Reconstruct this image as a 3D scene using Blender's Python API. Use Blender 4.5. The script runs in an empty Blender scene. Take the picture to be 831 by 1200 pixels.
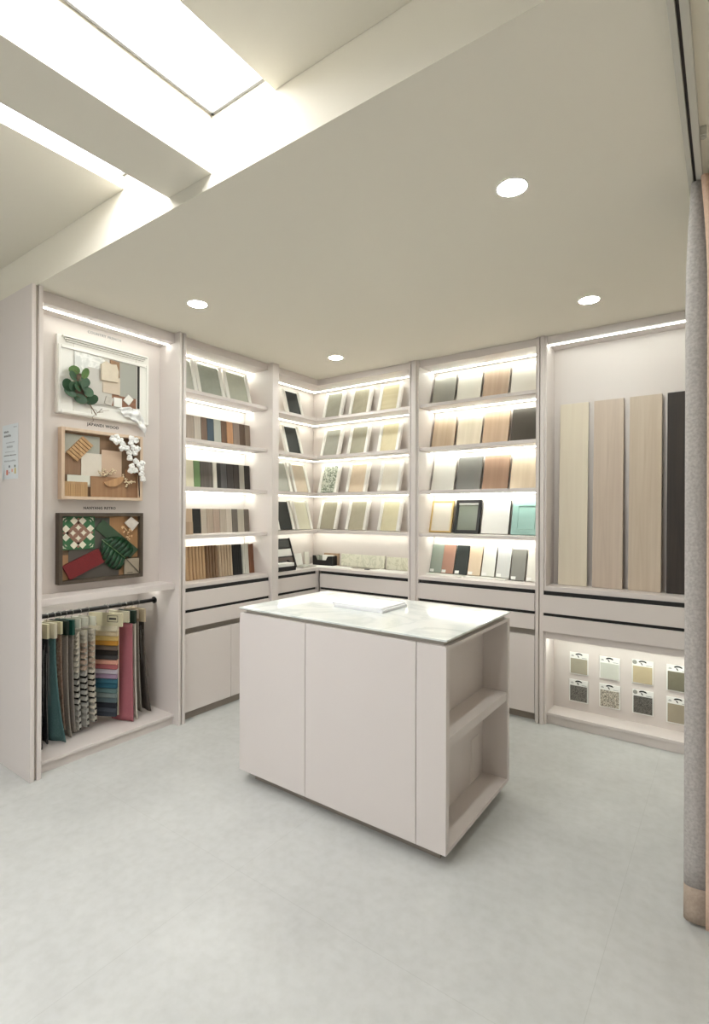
import bpy, bmesh, math, random
from mathutils import Vector, Matrix
random.seed(7)
SC = bpy.context.scene
COL = SC.collection
PI = math.pi

# ------------------------------------------------------------------ materials
def lin(c):
    return tuple(((v/255)/12.92 if v/255 <= .04045 else ((v/255+.055)/1.055)**2.4) for v in c)+(1,)
_M = {}
def mat(name, c, rough=.5, kind='plain', c2=None, scale=1.0, spec=.5, bump=0.0, metal=0.0, axis='Z', coat=0.0):
    if name in _M: return _M[name]
    m = bpy.data.materials.new(name); m.use_nodes = True
    nt = m.node_tree; b = nt.nodes['Principled BSDF']; L = nt.links.new
    b.inputs['Base Color'].default_value = lin(c); b.inputs['Roughness'].default_value = rough
    b.inputs['Specular IOR Level'].default_value = spec; b.inputs['Metallic'].default_value = metal
    b.inputs['Coat Weight'].default_value = coat
    m.diffuse_color = lin(c)
    if kind != 'plain':
        tc = nt.nodes.new('ShaderNodeTexCoord'); mp = nt.nodes.new('ShaderNodeMapping')
        L(tc.outputs['Object'], mp.inputs['Vector'])
        rp = nt.nodes.new('ShaderNodeValToRGB')
        rp.color_ramp.elements[0].color = lin(c2 or tuple(int(v*.85) for v in c)); rp.color_ramp.elements[1].color = lin(c)
        src = None
        if kind == 'wood':
            s = {'Z': (55, 55, 2.2), 'X': (2.2, 55, 55), 'Y': (55, 2.2, 55)}[axis]
            mp.inputs['Scale'].default_value = tuple(v*scale for v in s)
            n = nt.nodes.new('ShaderNodeTexNoise'); n.inputs['Scale'].default_value = 1; n.inputs['Detail'].default_value = 4
            n.inputs['Distortion'].default_value = .6
            L(mp.outputs[0], n.inputs['Vector']); src = n.outputs['Fac']
            rp.color_ramp.elements[0].position = .3; rp.color_ramp.elements[1].position = .68
        elif kind == 'stone':
            n = nt.nodes.new('ShaderNodeTexNoise'); n.inputs['Scale'].default_value = 9*scale; n.inputs['Detail'].default_value = 7
            n.inputs['Roughness'].default_value = .65
            L(mp.outputs[0], n.inputs['Vector']); src = n.outputs['Fac']
            rp.color_ramp.elements[0].position = .32; rp.color_ramp.elements[1].position = .66
        elif kind == 'speck':
            n = nt.nodes.new('ShaderNodeTexVoronoi'); n.inputs['Scale'].default_value = 110*scale
            L(mp.outputs[0], n.inputs['Vector'])
            sp = nt.nodes.new('ShaderNodeSeparateColor'); L(n.outputs['Color'], sp.inputs[0]); src = sp.outputs[0]
            rp.color_ramp.elements[0].position = .2; rp.color_ramp.elements[1].position = .8
        elif kind == 'weave':
            n = nt.nodes.new('ShaderNodeTexNoise'); n.inputs['Scale'].default_value = 220*scale; n.inputs['Detail'].default_value = 2
            L(mp.outputs[0], n.inputs['Vector']); src = n.outputs['Fac']
            rp.color_ramp.elements[0].position = .3; rp.color_ramp.elements[1].position = .7
        elif kind == 'marble':
            n = nt.nodes.new('ShaderNodeTexNoise'); n.inputs['Scale'].default_value = 2.4*scale; n.inputs['Detail'].default_value = 8
            n.inputs['Distortion'].default_value = 1.6
            L(mp.outputs[0], n.inputs['Vector']); src = n.outputs['Fac']
            e = rp.color_ramp.elements
            e[0].position = .44; e[0].color = lin(c); e[1].position = .56; e[1].color = lin(c)
            k = e.new(.5); k.color = lin(c2 or c)
        L(src, rp.inputs[0]); L(rp.outputs[0], b.inputs['Base Color'])
        if bump:
            bp = nt.nodes.new('ShaderNodeBump'); bp.inputs['Strength'].default_value = bump; bp.inputs['Distance'].default_value = .002
            L(src, bp.inputs['Height']); L(bp.outputs[0], b.inputs['Normal'])
    _M[name] = m
    return m
def emit(name, c, s):
    if name in _M: return _M[name]
    m = bpy.data.materials.new(name); m.use_nodes = True
    nt = m.node_tree; nt.nodes.clear()
    o = nt.nodes.new('ShaderNodeOutputMaterial'); e = nt.nodes.new('ShaderNodeEmission')
    e.inputs[0].default_value = (c[0], c[1], c[2], 1); e.inputs[1].default_value = s
    nt.links.new(e.outputs[0], o.inputs[0]); _M[name] = m
    return m

LAM = mat('laminate', (215, 207, 203), .42, spec=.4)
LAMB = mat('laminate_back', (215, 207, 202), .5, spec=.35)
WALL = mat('wall_paint', (222, 217, 208), .85, spec=.2)
CEIL = mat('ceiling_paint', (232, 227, 214), .9, spec=.15)
BLACK = mat('black_recess', (10, 9, 9), .6)
BLK = mat('black_metal', (22, 21, 21), .38)
WHITE = mat('white_card', (240, 240, 236), .55)
WHITEG = mat('white_lacquer', (238, 236, 230), .35)
INK = mat('ink', (60, 58, 56), .7)
INKL = mat('pale_ink', (150, 150, 150), .7)
LED = emit('led_strip', (.95, 1.0, .905), 19)
LEDC = emit('led_strip_corner', (.97, 1.0, .88), 10.5)
LEDH = emit('led_strip_header', (.98, 1.0, .92), 10)
DOWN = emit('downlight_lens', (.965, 1.0, .96), 125)
SKY = emit('luminous_panel', (1.0, 1.0, 1.0), 7.6)
TOE = mat('toe_kick', (150, 140, 130), .6)
GROOVE = mat('groove', (176, 168, 158), .6)

# ------------------------------------------------------------------ mesh building
class MB:
    def __init__(s): s.bm = bmesh.new(); s.mi = 0; s.mats = []
    def use(s, m):
        if m not in s.mats: s.mats.append(m)
        s.mi = s.mats.index(m); return s
    def face(s, vs, smooth=False):
        try:
            f = s.bm.faces.new(vs); f.material_index = s.mi; f.smooth = smooth; return f
        except ValueError: return None
    def box(s, x0, x1, y0, y1, z0, z1, M=None):
        v = [Vector((x, y, z)) for z in (z0, z1) for y in (y0, y1) for x in (x0, x1)]
        if M is not None: v = [M @ p for p in v]
        v = [s.bm.verts.new(p) for p in v]
        for q in ((0, 2, 3, 1), (4, 5, 7, 6), (0, 1, 5, 4), (2, 6, 7, 3), (0, 4, 6, 2), (1, 3, 7, 5)): s.face([v[i] for i in q])
        return s
    def prism(s, pts, d, to):
        """pts 2-D polygon; to(a,b,t) maps to 3-D; t runs 0..d"""
        a = [s.bm.verts.new(to(p[0], p[1], 0)) for p in pts]; b = [s.bm.verts.new(to(p[0], p[1], d)) for p in pts]
        s.face(a); s.face(list(reversed(b))); n = len(pts)
        for i in range(n): s.face([a[i], b[i], b[(i+1) % n], a[(i+1) % n]])
        return s
    def tube(s, pts, r, n=8, taper=None):
        pts = [Vector(p) for p in pts]; rings = []
        for i, p in enumerate(pts):
            d = (pts[min(i+1, len(pts)-1)] - pts[max(i-1, 0)]).normalized()
            u = d.cross(Vector((0, 0, 1)) if abs(d.z) < .9 else Vector((1, 0, 0))).normalized(); w = d.cross(u)
            rr = r if taper is None else r*(1+(taper-1)*i/(len(pts)-1))
            rings.append([s.bm.verts.new(p+(u*math.cos(2*PI*k/n)+w*math.sin(2*PI*k/n))*rr) for k in range(n)])
        for a, b in zip(rings, rings[1:]):
            for k in range(n): s.face([a[k], a[(k+1) % n], b[(k+1) % n], b[k]], True)
        s.face(list(reversed(rings[0]))); s.face(rings[-1])
        return s
    def disc(s, c, r, z0, z1, n=32):
        a = [s.bm.verts.new((c[0]+r*math.cos(2*PI*k/n), c[1]+r*math.sin(2*PI*k/n), z0)) for k in range(n)]
        b = [s.bm.verts.new((c[0]+r*math.cos(2*PI*k/n), c[1]+r*math.sin(2*PI*k/n), z1)) for k in range(n)]
        s.face(list(reversed(a))); s.face(b)
        for k in range(n): s.face([a[k], a[(k+1) % n], b[(k+1) % n], b[k]], True)
        return s
    def ring(s, c, r0, r1, z0, z1, n=40):
        R = []
        for r, z in ((r0, z0), (r1, z0), (r1, z1), (r0, z1)):
            R.append([s.bm.verts.new((c[0]+r*math.cos(2*PI*k/n), c[1]+r*math.sin(2*PI*k/n), z)) for k in range(n)])
        for i in range(4):
            a, b = R[i], R[(i+1) % 4]
            for k in range(n): s.face([a[k], b[k], b[(k+1) % n], a[(k+1) % n]], True)
        return s
    def ball(s, c, r, sq=(1, 1, 1), sub=2):
        g = bmesh.ops.create_icosphere(s.bm, subdivisions=sub, radius=1)
        for v in g['verts']:
            v.co = Vector((c[0]+v.co.x*r*sq[0], c[1]+v.co.y*r*sq[1], c[2]+v.co.z*r*sq[2]))
            for f in v.link_faces: f.material_index = s.mi; f.smooth = True
        return s
    def sheet(s, nu, nv, fn):
        V = [[s.bm.verts.new(fn(i/nu, j/nv)) for i in range(nu+1)] for j in range(nv+1)]
        for j in range(nv):
            for i in range(nu): s.face([V[j][i], V[j][i+1], V[j+1][i+1], V[j+1][i]], True)
        return s

ORG = {}
def link(o, parent=None):
    COL.objects.link(o)
    if parent is not None: o.parent = parent
    return o
def part(name, mb, m=None, parent=None, local=False, bev=0.0, solid=0.0, label=None):
    """one mesh object; world-built geometry is moved into its thing's frame"""
    me = bpy.data.meshes.new(name)
    org = Vector((0, 0, 0))
    if parent is not None and not local: org = ORG.get(parent.name, Vector((0, 0, 0)))
    if not local:
        for v in mb.bm.verts: v.co -= org
    bmesh.ops.recalc_face_normals(mb.bm, faces=mb.bm.faces[:])
    mb.bm.to_mesh(me); mb.bm.free()
    for k in (mb.mats or [m]): me.materials.append(k)
    o = bpy.data.objects.new(name, me); link(o, parent)
    if parent is not None and not local: ORG[o.name] = org
    if bev:
        b = o.modifiers.new('bevel', 'BEVEL'); b.width = bev; b.segments = 2; b.limit_method = 'ANGLE'
    if solid:
        b = o.modifiers.new('solid', 'SOLIDIFY'); b.thickness = solid; b.offset = 0
    if label: o['label'] = label
    return o
def tag(o, label, cat, group=None):
    o['label'] = label; o['category'] = cat
    if group: o['group'] = group
    return o
def thing(name, loc, label, cat, group=None, M=None):
    o = bpy.data.objects.new(name, None); o.empty_display_size = .05; link(o)
    if M is not None: o.matrix_world = Matrix.Translation(loc) @ M
    else: o.location = loc
    ORG[o.name] = Vector(loc)
    return tag(o, label, cat, group)
def struct(name, mb, m):
    o = part(name, mb, m); o['kind'] = 'structure'; return o
def text(name, s, size, m, parent, loc, rot, org=None, align='CENTER'):
    cu = bpy.data.curves.new(name, 'FONT'); cu.body = s; cu.size = size; cu.align_x = align; cu.align_y = 'CENTER'; cu.extrude = .0004; cu.offset = .0006
    cu.space_character = 1.15
    cu.materials.append(m); tmp = bpy.data.objects.new(name, cu); COL.objects.link(tmp)
    bpy.context.view_layer.update()
    me = bpy.data.meshes.new_from_object(tmp.evaluated_get(bpy.context.evaluated_depsgraph_get()))
    bpy.data.objects.remove(tmp); me.name = name
    o = bpy.data.objects.new(name, me); link(o, parent)
    o.location = Vector(loc)-(org if org is not None else Vector((0, 0, 0))); o.rotation_euler = rot
    return o

# ------------------------------------------------------------------ the setting
ZC = 2.505
FLM = mat('floor_vinyl', (197, 198, 196), .42, 'stone', (185, 186, 184), .35, spec=.35)
nt = FLM.node_tree; bs = nt.nodes['Principled BSDF']
tc = nt.nodes.new('ShaderNodeTexCoord'); nz = nt.nodes.new('ShaderNodeTexNoise'); nz.inputs['Scale'].default_value = 26; nz.inputs['Detail'].default_value = 5
nt.links.new(tc.outputs['Object'], nz.inputs['Vector'])
mx = nt.nodes.new('ShaderNodeMixRGB'); mx.blend_type = 'MULTIPLY'; mx.inputs[0].default_value = 1
cr = nt.nodes.new('ShaderNodeValToRGB'); cr.color_ramp.elements[0].position = .3; cr.color_ramp.elements[0].color = (.93, .93, .92, 1); cr.color_ramp.elements[1].position = .6; cr.color_ramp.elements[1].color = (1, 1, 1, 1)
nt.links.new(nz.outputs['Fac'], cr.inputs[0])
old = bs.inputs['Base Color'].links[0].from_socket
nt.links.new(old, mx.inputs[1]); nt.links.new(cr.outputs[0], mx.inputs[2])
br = nt.nodes.new('ShaderNodeTexBrick'); br.offset = 0; br.inputs['Scale'].default_value = 1; br.inputs['Mortar Size'].default_value = .0009
br.inputs['Brick Width'].default_value = 1.2; br.inputs['Row Height'].default_value = 1.2
br.inputs['Color1'].default_value = br.inputs['Color2'].default_value = (1, 1, 1, 1); br.inputs['Mortar'].default_value = (.86, .86, .85, 1)
mp = nt.nodes.new('ShaderNodeMapping'); mp.inputs['Location'].default_value = (.31, -.145, 0)
nt.links.new(tc.outputs['Object'], mp.inputs['Vector']); nt.links.new(mp.outputs[0], br.inputs['Vector'])
mx2 = nt.nodes.new('ShaderNodeMixRGB'); mx2.blend_type = 'MULTIPLY'; mx2.inputs[0].default_value = 1
nt.links.new(mx.outputs[0], mx2.inputs[1]); nt.links.new(br.outputs['Color'], mx2.inputs[2])
nt.links.new(mx2.outputs[0], bs.inputs['Base Color'])

struct('floor', MB().box(-5.2, 2.7, -3.1, 3.8, -.1, 0), FLM)
struct('wall_back', MB().box(-3.42, .3, 3.705, 3.8, 0, ZC), WALL)
struct('wall_left', MB().box(-3.42, -3.32, 1.25, 3.704, 0, ZC), WALL)
struct('wall_side', MB().box(-5.2, -3.242, 1.161, 1.249, 0, ZC), WALL)
struct('wall_far_left', MB().box(-5.3, -5.2, -3.1, 1.16, 0, 2.9), WALL)
struct('wall_right', MB().box(.22, .3, 1.0, 3.70, 0, ZC), WALL)
struct('wall_right_front', MB().box(2.7, 2.8, -3.1, 1.0, 0, 2.9), WALL)
struct('wall_right_return', MB().box(.3, 2.7, 1.0, 1.08, 0, ZC), WALL)
struct('wall_front', MB().box(-5.2, -4.6, -3.2, -3.1, 0, 2.9).box(-.4, 2.7, -3.2, -3.1, 0, 2.9).box(-4.6, -.4, -3.2, -3.1, 2.35, 2.9), WALL)  # unseen wall; its wide opening is added to let world light in as frontal fill
struct('ceiling', MB().box(-5.3, 2.8, 1.187, 3.8, ZC, 2.9), CEIL)
b = MB().box(-1.172, 2.8, -3.2, 1.186, 2.70, 2.752).box(-5.3, -2.04, -3.2, 1.186, 2.70, 2.752)
struct('ceiling_upper', b, CEIL)
struct('beam_ceiling', MB().box(-1.73, -1.482, -3.1, 1.186, 2.553, 2.85), CEIL)
LP = [(-1.474, -1.0, 'luminous ceiling panel in the slot right of the ceiling beam'), (-2.2, -1.738, 'luminous ceiling panel in the slot left of the ceiling beam')]
for x0, x1, lb in LP:
    t = thing('ceiling_light_panel', ((x0+x1)/2, -.9, 2.78), lb, 'ceiling light')
    part('diffuser', MB().box(x0+.010, x1, -2.9, 1.174, 2.768, 2.776), SKY, t)
    f = MB().box(x0, x0+.009, -2.9, 1.185, 2.752, 2.79).box(x0, x1, 1.175, 1.185, 2.752, 2.79).box(x0, x1, -2.92, -2.9, 2.755, 2.79)
    part('panel_frame', f, mat('panel_frame', (120, 120, 118), .5), t)
struct('ceiling_cover', MB().box(-5.3, 2.8, -3.2, 1.186, 2.86, 2.9), CEIL)
# recessed downlights in the lower ceiling before the shelving bays
DLP = [(-.62, 1.80, 'round recessed downlight nearest the curtain rail'), (-.61, 2.99, 'round recessed downlight in front of the tall plank bay'),
       (-2.36, 3.03, 'round recessed downlight in front of the corner shelf unit'), (-2.375, 1.81, 'round recessed downlight in front of the framed boards bay')]
for x, y, lb in DLP:
    t = thing('downlight', (x, y, ZC), lb, 'downlight', 'recessed ceiling downlights')
    part('trim_ring', MB().ring((x, y), .050, .056, ZC-.003, ZC-.0003), WHITEG, t)
    part('lens', MB().disc((x, y), .0495, ZC-.0022, ZC-.0004), DOWN, t)

# ------------------------------------------------------------------ shelving bays
FL, PL, FB, PB = -2.885, -2.83, 3.452, 3.423      # shelf and post fronts: left wall, back wall
BL, BB = -3.14, 3.70                               # back panels
S = [2.172, 1.848, 1.528, 1.206]; TH = .024; CT = .886
HB = 2.455
def drawers(t, f, lo, hi, front, back, axis):
    """two drawer fronts with black finger grooves above each; f = face plane"""
    def bx(a0, a1, d0, d1, z0, z1):
        return MB().box(min(d0, d1), max(d0, d1), a0, a1, z0, z1) if axis == 'y' else MB().box(a0, a1, min(d0, d1), max(d0, d1), z0, z1)
    sg = -1 if axis == 'y' else 1
    for z0, z1 in ((.722, .836), (.602, .702)):
        part('drawer', bx(lo, hi, f, f+sg*.02, z0, z1), LAM, t, bev=.0015)
    for z0, z1 in ((.836, .861), (.702, .722)):
        part('finger_groove', bx(lo+.004, hi-.004, f+sg*.012, f+sg*.05, z0, z1), BLACK, t, label='black recessed finger groove')
def strip(par, x0, x1, y0, y1, z, m=None): return part('light_strip', MB().box(x0, x1, y0, y1, z-.004, z-.0005), m or LED, par)

# --- A: display bay with framed boards
A = thing('display_cabinet', (-3.04, 1.61, 0), 'open display bay with three framed boards above a hanging rail', 'cabinet')
part('side_panel', MB().box(-3.24, PL, 1.161, 1.180, 0, ZC-.001).use(GROOVE).box(-3.24, PL-.012, 1.180, 1.194, 0, ZC-.001) if False else MB().box(-3.24, PL, 1.161, 1.180, 0, ZC-.001), LAM, A, bev=.001)
part('groove_strip', MB().box(-3.24, PL-.014, 1.180, 1.194, 0, ZC-.001), GROOVE, A)
part('post', MB().box(-3.30, PL, 1.194, 1.214, 0, ZC-.001), LAM, A, bev=.001)
part('side_panel', MB().box(-3.30, PL, 2.024, 2.040, 0, ZC-.001), LAM, A, bev=.001)
ABK = part('back_panel', MB().box(-3.30, -3.045, 1.214, 2.024, .905, ZC-.001), LAMB, A)
part('back_panel', MB().box(-3.31, -3.29, 1.214, 2.024, .07, .85), LAMB, A)
hd = part('header', MB().box(-3.044, FL, 1.214, 2.024, HB-.012, ZC-.001), LAM, A)
strip(hd, -2.958, -2.946, 1.216, 2.022, HB-.012, LEDH)
sh = part('shelf', MB().box(-3.29, FL+.015, 1.214, 2.024, .868, .905), LAM, A, bev=.0015)
part('light_strip', MB().box(-3.10, -3.092, 1.225, 2.015, .8635, .8675), emit('led_strip_dim', (.98, 1.0, .92), 14), sh)
part('platform', MB().box(-3.29, FL+.01, 1.214, 2.024, .05, .066), LAM, A, bev=.0015)
part('plinth', MB().box(-3.29, FL-.005, 1.214, 2.024, 0, .05), LAM, A)
rail = part('hanging_rail', MB().tube([(-3.09, 1.215, .776), (-3.09, 2.02, .776)], .0125, 14), BLK, A, label='black hanging rail')
part('rail_flange', MB().tube([(-3.09, 2.014, .776), (-3.09, 2.0238, .776)], .022, 16), BLK, rail)
OA = Vector((-3.04, 1.61, 0))
for s_, y_, z_, sz in (('COUNTRY FRENCH', 1.652, 2.412, .021), ('JAPANDI WOOD', 1.645, 1.872, .023), ('NANYANG RETRO', 1.626, 1.380, .021)):
    text('lettering', s_, sz, INK if y_ < 1.65 else INKL, ABK, (-3.0445, y_, z_), (PI/2, 0, PI/2), OA)

# --- B: shelf unit on the left wall
B = thing('shelf_cabinet', (-2.99, 2.48, 0), 'tall shelf unit on left wall with rows of narrow wood samples', 'cabinet')
part('groove_strip', MB().box(-3.14, PL-.014, 2.040, 2.053, 0, ZC-.001), GROOVE, B)
part('side_panel', MB().box(BL, PL, 2.053, 2.073, 0, ZC-.001), LAM, B, bev=.001)
part('side_panel', MB().box(BL, PL, 2.852, 2.920, 0, ZC-.001), LAM, B, bev=.001)
part('back_panel', MB().box(BL-.015, BL, 2.053, 2.920, 0, ZC-.001), LAMB, B)
hd = part('header', MB().box(BL, FL, 2.073, 2.852, HB, ZC-.001), LAM, B)
strip(hd, -3.081, -3.069, 2.075, 2.85, HB)
for z in S:
    sh = part('shelf', MB().box(BL, FL, 2.073, 2.852, z-TH, z), LAM, B, bev=.001)
    strip(sh, -3.081, -3.069, 2.075, 2.85, z-TH)
part('countertop', MB().box(BL, FL+.02, 2.073, 2.852, .861, CT), LAM, B, bev=.001)
drawers(B, -2.850, 2.076, 2.849, 0, 0, 'y')
for y0, y1 in ((2.076, 2.473), (2.476, 2.849)):
    part('door', MB().box(-2.875, -2.855, y0, y1, .056, .562), LAM, B, bev=.001)
part('carcass', MB().box(BL, -2.90, 2.073, 2.852, .05, .86), GROOVE, B)
part('plinth', MB().box(BL, -2.885, 2.073, 2.852, 0, .05), TOE, B)

# --- C: corner unit
Cc = thing('corner_shelf_cabinet', (-2.99, 3.55, 0), 'corner shelf unit holding tile panels in white frames', 'cabinet')
XR = -1.966   # right end
part('groove_strip', MB().box(BL, PL-.014, 2.920, 2.934, 0, ZC-.001), GROOVE, Cc)
part('side_panel', MB().box(BL, FL, 2.934, 2.950, 0, ZC-.001), LAM, Cc)
part('side_panel', MB().box(XR, XR+.016, PB, BB, 0, ZC-.001), LAM, Cc, bev=.001)
part('back_panel', MB().box(BL-.015, BL, 2.95, BB, 0, ZC-.001), LAMB, Cc)
part('back_panel', MB().box(BL, XR, BB-.0001, BB+.004, 0, ZC-.001), LAMB, Cc)
def ell(x_front, y_front, z0, z1, y0=2.950):
    pts = [(BL, y0), (x_front, y0), (x_front, y_front), (XR, y_front), (XR, BB-.001), (BL, BB-.001)]
    return MB().prism(pts, z1-z0, lambda a, b_, t: (a, b_, z0+t))
def ellstrip(z):
    pts = [(-3.084, 2.955), (-3.072, 2.955), (-3.072, 3.632), (XR-.003, 3.632), (XR-.003, 3.644), (-3.084, 3.644)]
    return MB().prism(pts, .0035, lambda a, b_, t: (a, b_, z-.004+t))
hd = part('header', ell(FL, FB, HB, ZC-.001), LAM, Cc)
part('light_strip', ellstrip(HB), LEDC, hd)
for z in S:
    sh = part('shelf', ell(FL, FB, z-TH, z), LAM, Cc)
    part('light_strip', ellstrip(z-TH), LEDC, sh)
part('countertop', ell(FL+.02, FB-.015, .861, CT), LAM, Cc)
drawers(Cc, -2.865, 2.953, 3.425, 0, 0, 'y')
drawers(Cc, 3.435, -2.84, XR-.002, 0, 0, 'x')
part('corner_post', MB().box(-2.885, -2.862, 3.428, 3.452, .05, .861), LAM, Cc)
part('door', MB().box(-2.885, -2.865, 2.953, 3.425, .056, .562), LAM, Cc)
part('door', MB().box(-2.84, -2.404, 3.44, 3.46, .056, .562), LAM, Cc, bev=.001)
part('door', MB().box(-2.40, XR-.002, 3.44, 3.46, .056, .562), LAM, Cc, bev=.001)
part('carcass', MB().box(BL, -2.915, 2.95, 3.69, .05, .86).box(-2.915, XR, 3.49, 3.69, .05, .86), GROOVE, Cc)
part('plinth', MB().box(BL, -2.905, 2.95, 3.69, 0, .05).box(-2.905, XR, 3.485, 3.69, 0, .05), TOE, Cc)

# --- D: shelf unit on the back wall
D0, D1 = -1.886, -1.021
Dd = thing('shelf_cabinet', (-1.45, 3.56, 0), 'tall shelf unit on back wall with door samples in rows of four', 'cabinet')
part('groove_strip', MB().box(XR+.016, XR+.020, PB+.014, BB, 0, ZC-.001), GROOVE, Dd)
part('side_panel', MB().box(-1.946, -1.903, PB, BB, 0, ZC-.001), LAM, Dd, bev=.001)
part('side_panel', MB().box(-1.903, D0, PB+.012, BB, 0, ZC-.001), LAM, Dd, bev=.001)
part('side_panel', MB().box(D1, D1+.012, PB+.012, BB, 0, ZC-.001), LAM, Dd, bev=.001)
part('post', MB().box(D1+.012, D1+.024, PB, BB, 0, ZC-.001), LAM, Dd, bev=.001)
part('back_panel', MB().box(D0, D1, BB-.0001, BB+.004, 0, ZC-.001), LAMB, Dd)
hd = part('header', MB().box(D0, D1, FB, BB-.001, HB, ZC-.001), LAM, Dd)
strip(hd, D0+.002, D1-.002, 3.632, 3.644, HB)
for z in S:
    sh = part('shelf', MB().box(D0, D1, FB, BB-.001, z-TH, z), LAM, Dd, bev=.001)
    strip(sh, D0+.002, D1-.002, 3.632, 3.644, z-TH)
part('countertop', MB().box(D0, D1, FB-.015, BB-.001, .861, CT), LAM, Dd, bev=.001)
drawers(Dd, 3.43, D0+.003, D1-.003, 0, 0, 'x')
for x0, x1 in ((D0+.003, -1.455), (-1.452, D1-.003)):
    part('door', MB().box(x0, x1, 3.435, 3.455, .056, .562), LAM, Dd, bev=.001)
part('carcass', MB().box(D0, D1, 3.48, 3.69, .05, .86), GROOVE, Dd)
part('plinth', MB().box(D0, D1, 3.475, 3.69, 0, .05), TOE, Dd)

# --- E: plank bay
E0, E1 = -.953, .10
E_ = thing('display_cabinet', (-.42, 3.53, 0), 'wide bay with tall leaning planks above a lit niche of tile cards', 'cabinet')
part('groove_strip', MB().box(D1+.024, D1+.032, PB+.014, BB, 0, ZC-.001), GROOVE, E_)
part('side_panel', MB().box(-.989, -.966, PB, BB, 0, ZC-.001), LAM, E_, bev=.001)
part('side_panel', MB().box(-.966, E0, PB+.012, BB, 0, ZC-.001), LAM, E_, bev=.001)
part('side_panel', MB().box(E1, E1+.03, PB, BB, 0, ZC-.001), LAM, E_, bev=.001)
part('back_panel', MB().box(E0, E1, 3.62, 3.70, .05, ZC-.001), LAMB, E_)
hd = part('header', MB().box(E0, E1, FB, 3.62, HB, ZC-.001), LAM, E_)
strip(hd, E0+.002, E1-.002, 3.482, 3.494, HB, emit('led_strip_tall', (.95, 1.0, .92), 11))
part('ledge', MB().box(E0, E1, FB-.02, 3.62, .861, .892), LAM, E_, bev=.001)
drawers(E_, 3.415, E0-.016, E1-.003, 0, 0, 'x')
part('carcass', MB().box(E0, E1, 3.465, 3.618, .572, .861), GROOVE, E_)
nt_ = part('niche_top', MB().box(E0, E1, FB-.01, 3.618, .553, .596), LAM, E_)
strip(nt_, E0+.01, E1-.01, 3.482, 3.492, .553)
part('platform', MB().box(E0, E1, FB+.005, 3.62, .055, .072), LAM, E_, bev=.001)
part('plinth', MB().box(E0, E1, FB+.02, 3.62, 0, .055), LAM, E_)

# ------------------------------------------------------------------ island
I = thing('island_cabinet', (-1.442, 2.154, 0), 'freestanding island cabinet with plain doors and an open shelved end', 'cabinet')
IX0, IX1, IY0, IY1, IB, IT = -2.016, -.867, 1.803, 2.505, .055, .850
part('door', MB().box(IX0+.018, -1.5765, IY0, IY0+.018, IB, IT), LAM, I, bev=.001)
part('door', MB().box(-1.5735, -.9985, IY0, IY0+.018, IB, IT), LAM, I, bev=.001)
part('end_frame', MB().box(-.9955, IX1, IY0, IY0+.028, IB, IT), LAM, I, bev=.001)
part('side_panel', MB().box(IX0, IX0+.018, IY0, IY1, IB, IT), LAM, I, bev=.001)
part('side_panel', MB().box(-1.02, IX1, IY1-.028, IY1, IB, IT), LAM, I, bev=.001)
part('rear_panel', MB().box(IX0+.018, -1.022, IY1-.018, IY1, IB, IT), LAM, I)
part('niche_back', MB().box(-1.01, -.992, IY0+.028, IY1-.028, IB+.016, IT-.014), LAM, I)
part('niche_top', MB().box(-1.01, IX1, IY0+.028, IY1-.028, IT-.014, IT), LAM, I)
part('niche_bottom', MB().box(-1.01, IX1, IY0+.028, IY1-.028, IB, IB+.016), LAM, I)
part('shelf', MB().box(-.992, IX1-.004, IY0+.029, IY1-.029, .452, .492), LAM, I, bev=.001)
part('service_cover', MB().box(-.992, -.989, 2.33, 2.41, .075, .28), LAM, I)
part('carcass', MB().box(IX0+.02, -1.012, IY0+.02, IY1-.02, IB+.002, IT-.002), GROOVE, I)
part('top_spacer', MB().box(IX0+.03, IX1-.02, IY0+.02, IY1-.02, IT, .8685), GROOVE, I)
part('plinth', MB().box(IX0+.06, IX1-.05, IY0+.055, IY1-.05, 0, IB), TOE, I)
MARB = mat('quartz', (232, 235, 232), .07, 'marble', (214, 219, 217), .9, spec=.6)
tag(part('marble_worktop', MB().box(IX0-.002, IX1+.002, IY0-.002, IY1+.002, .8687, .8775), MARB, bev=.0015), 'thin polished white marble slab lying on the island cabinet', 'worktop')
for k, (n, dx, dy, a) in enumerate((('bottom', 0, 0, 0), ('middle', .004, -.003, .01), ('topmost', -.005, -.004, -.006))):
    M = Matrix.Translation((-1.488+dx, 2.205+dy, 0)) @ Matrix.Rotation(a, 4, 'Z')
    o = part('paper_ream', MB().box(-.148, .148, -.112, .112, 0, .0078), mat('paper_white', (238, 238, 240), .6), local=True, bev=.001)
    o.matrix_world = Matrix.Translation((0, 0, .8778+k*.008)) @ M
    tag(o, 'flat stack of white sheets on the marble worktop, %s of its three layers' % n, 'paper', 'white sheets on the island')

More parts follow.
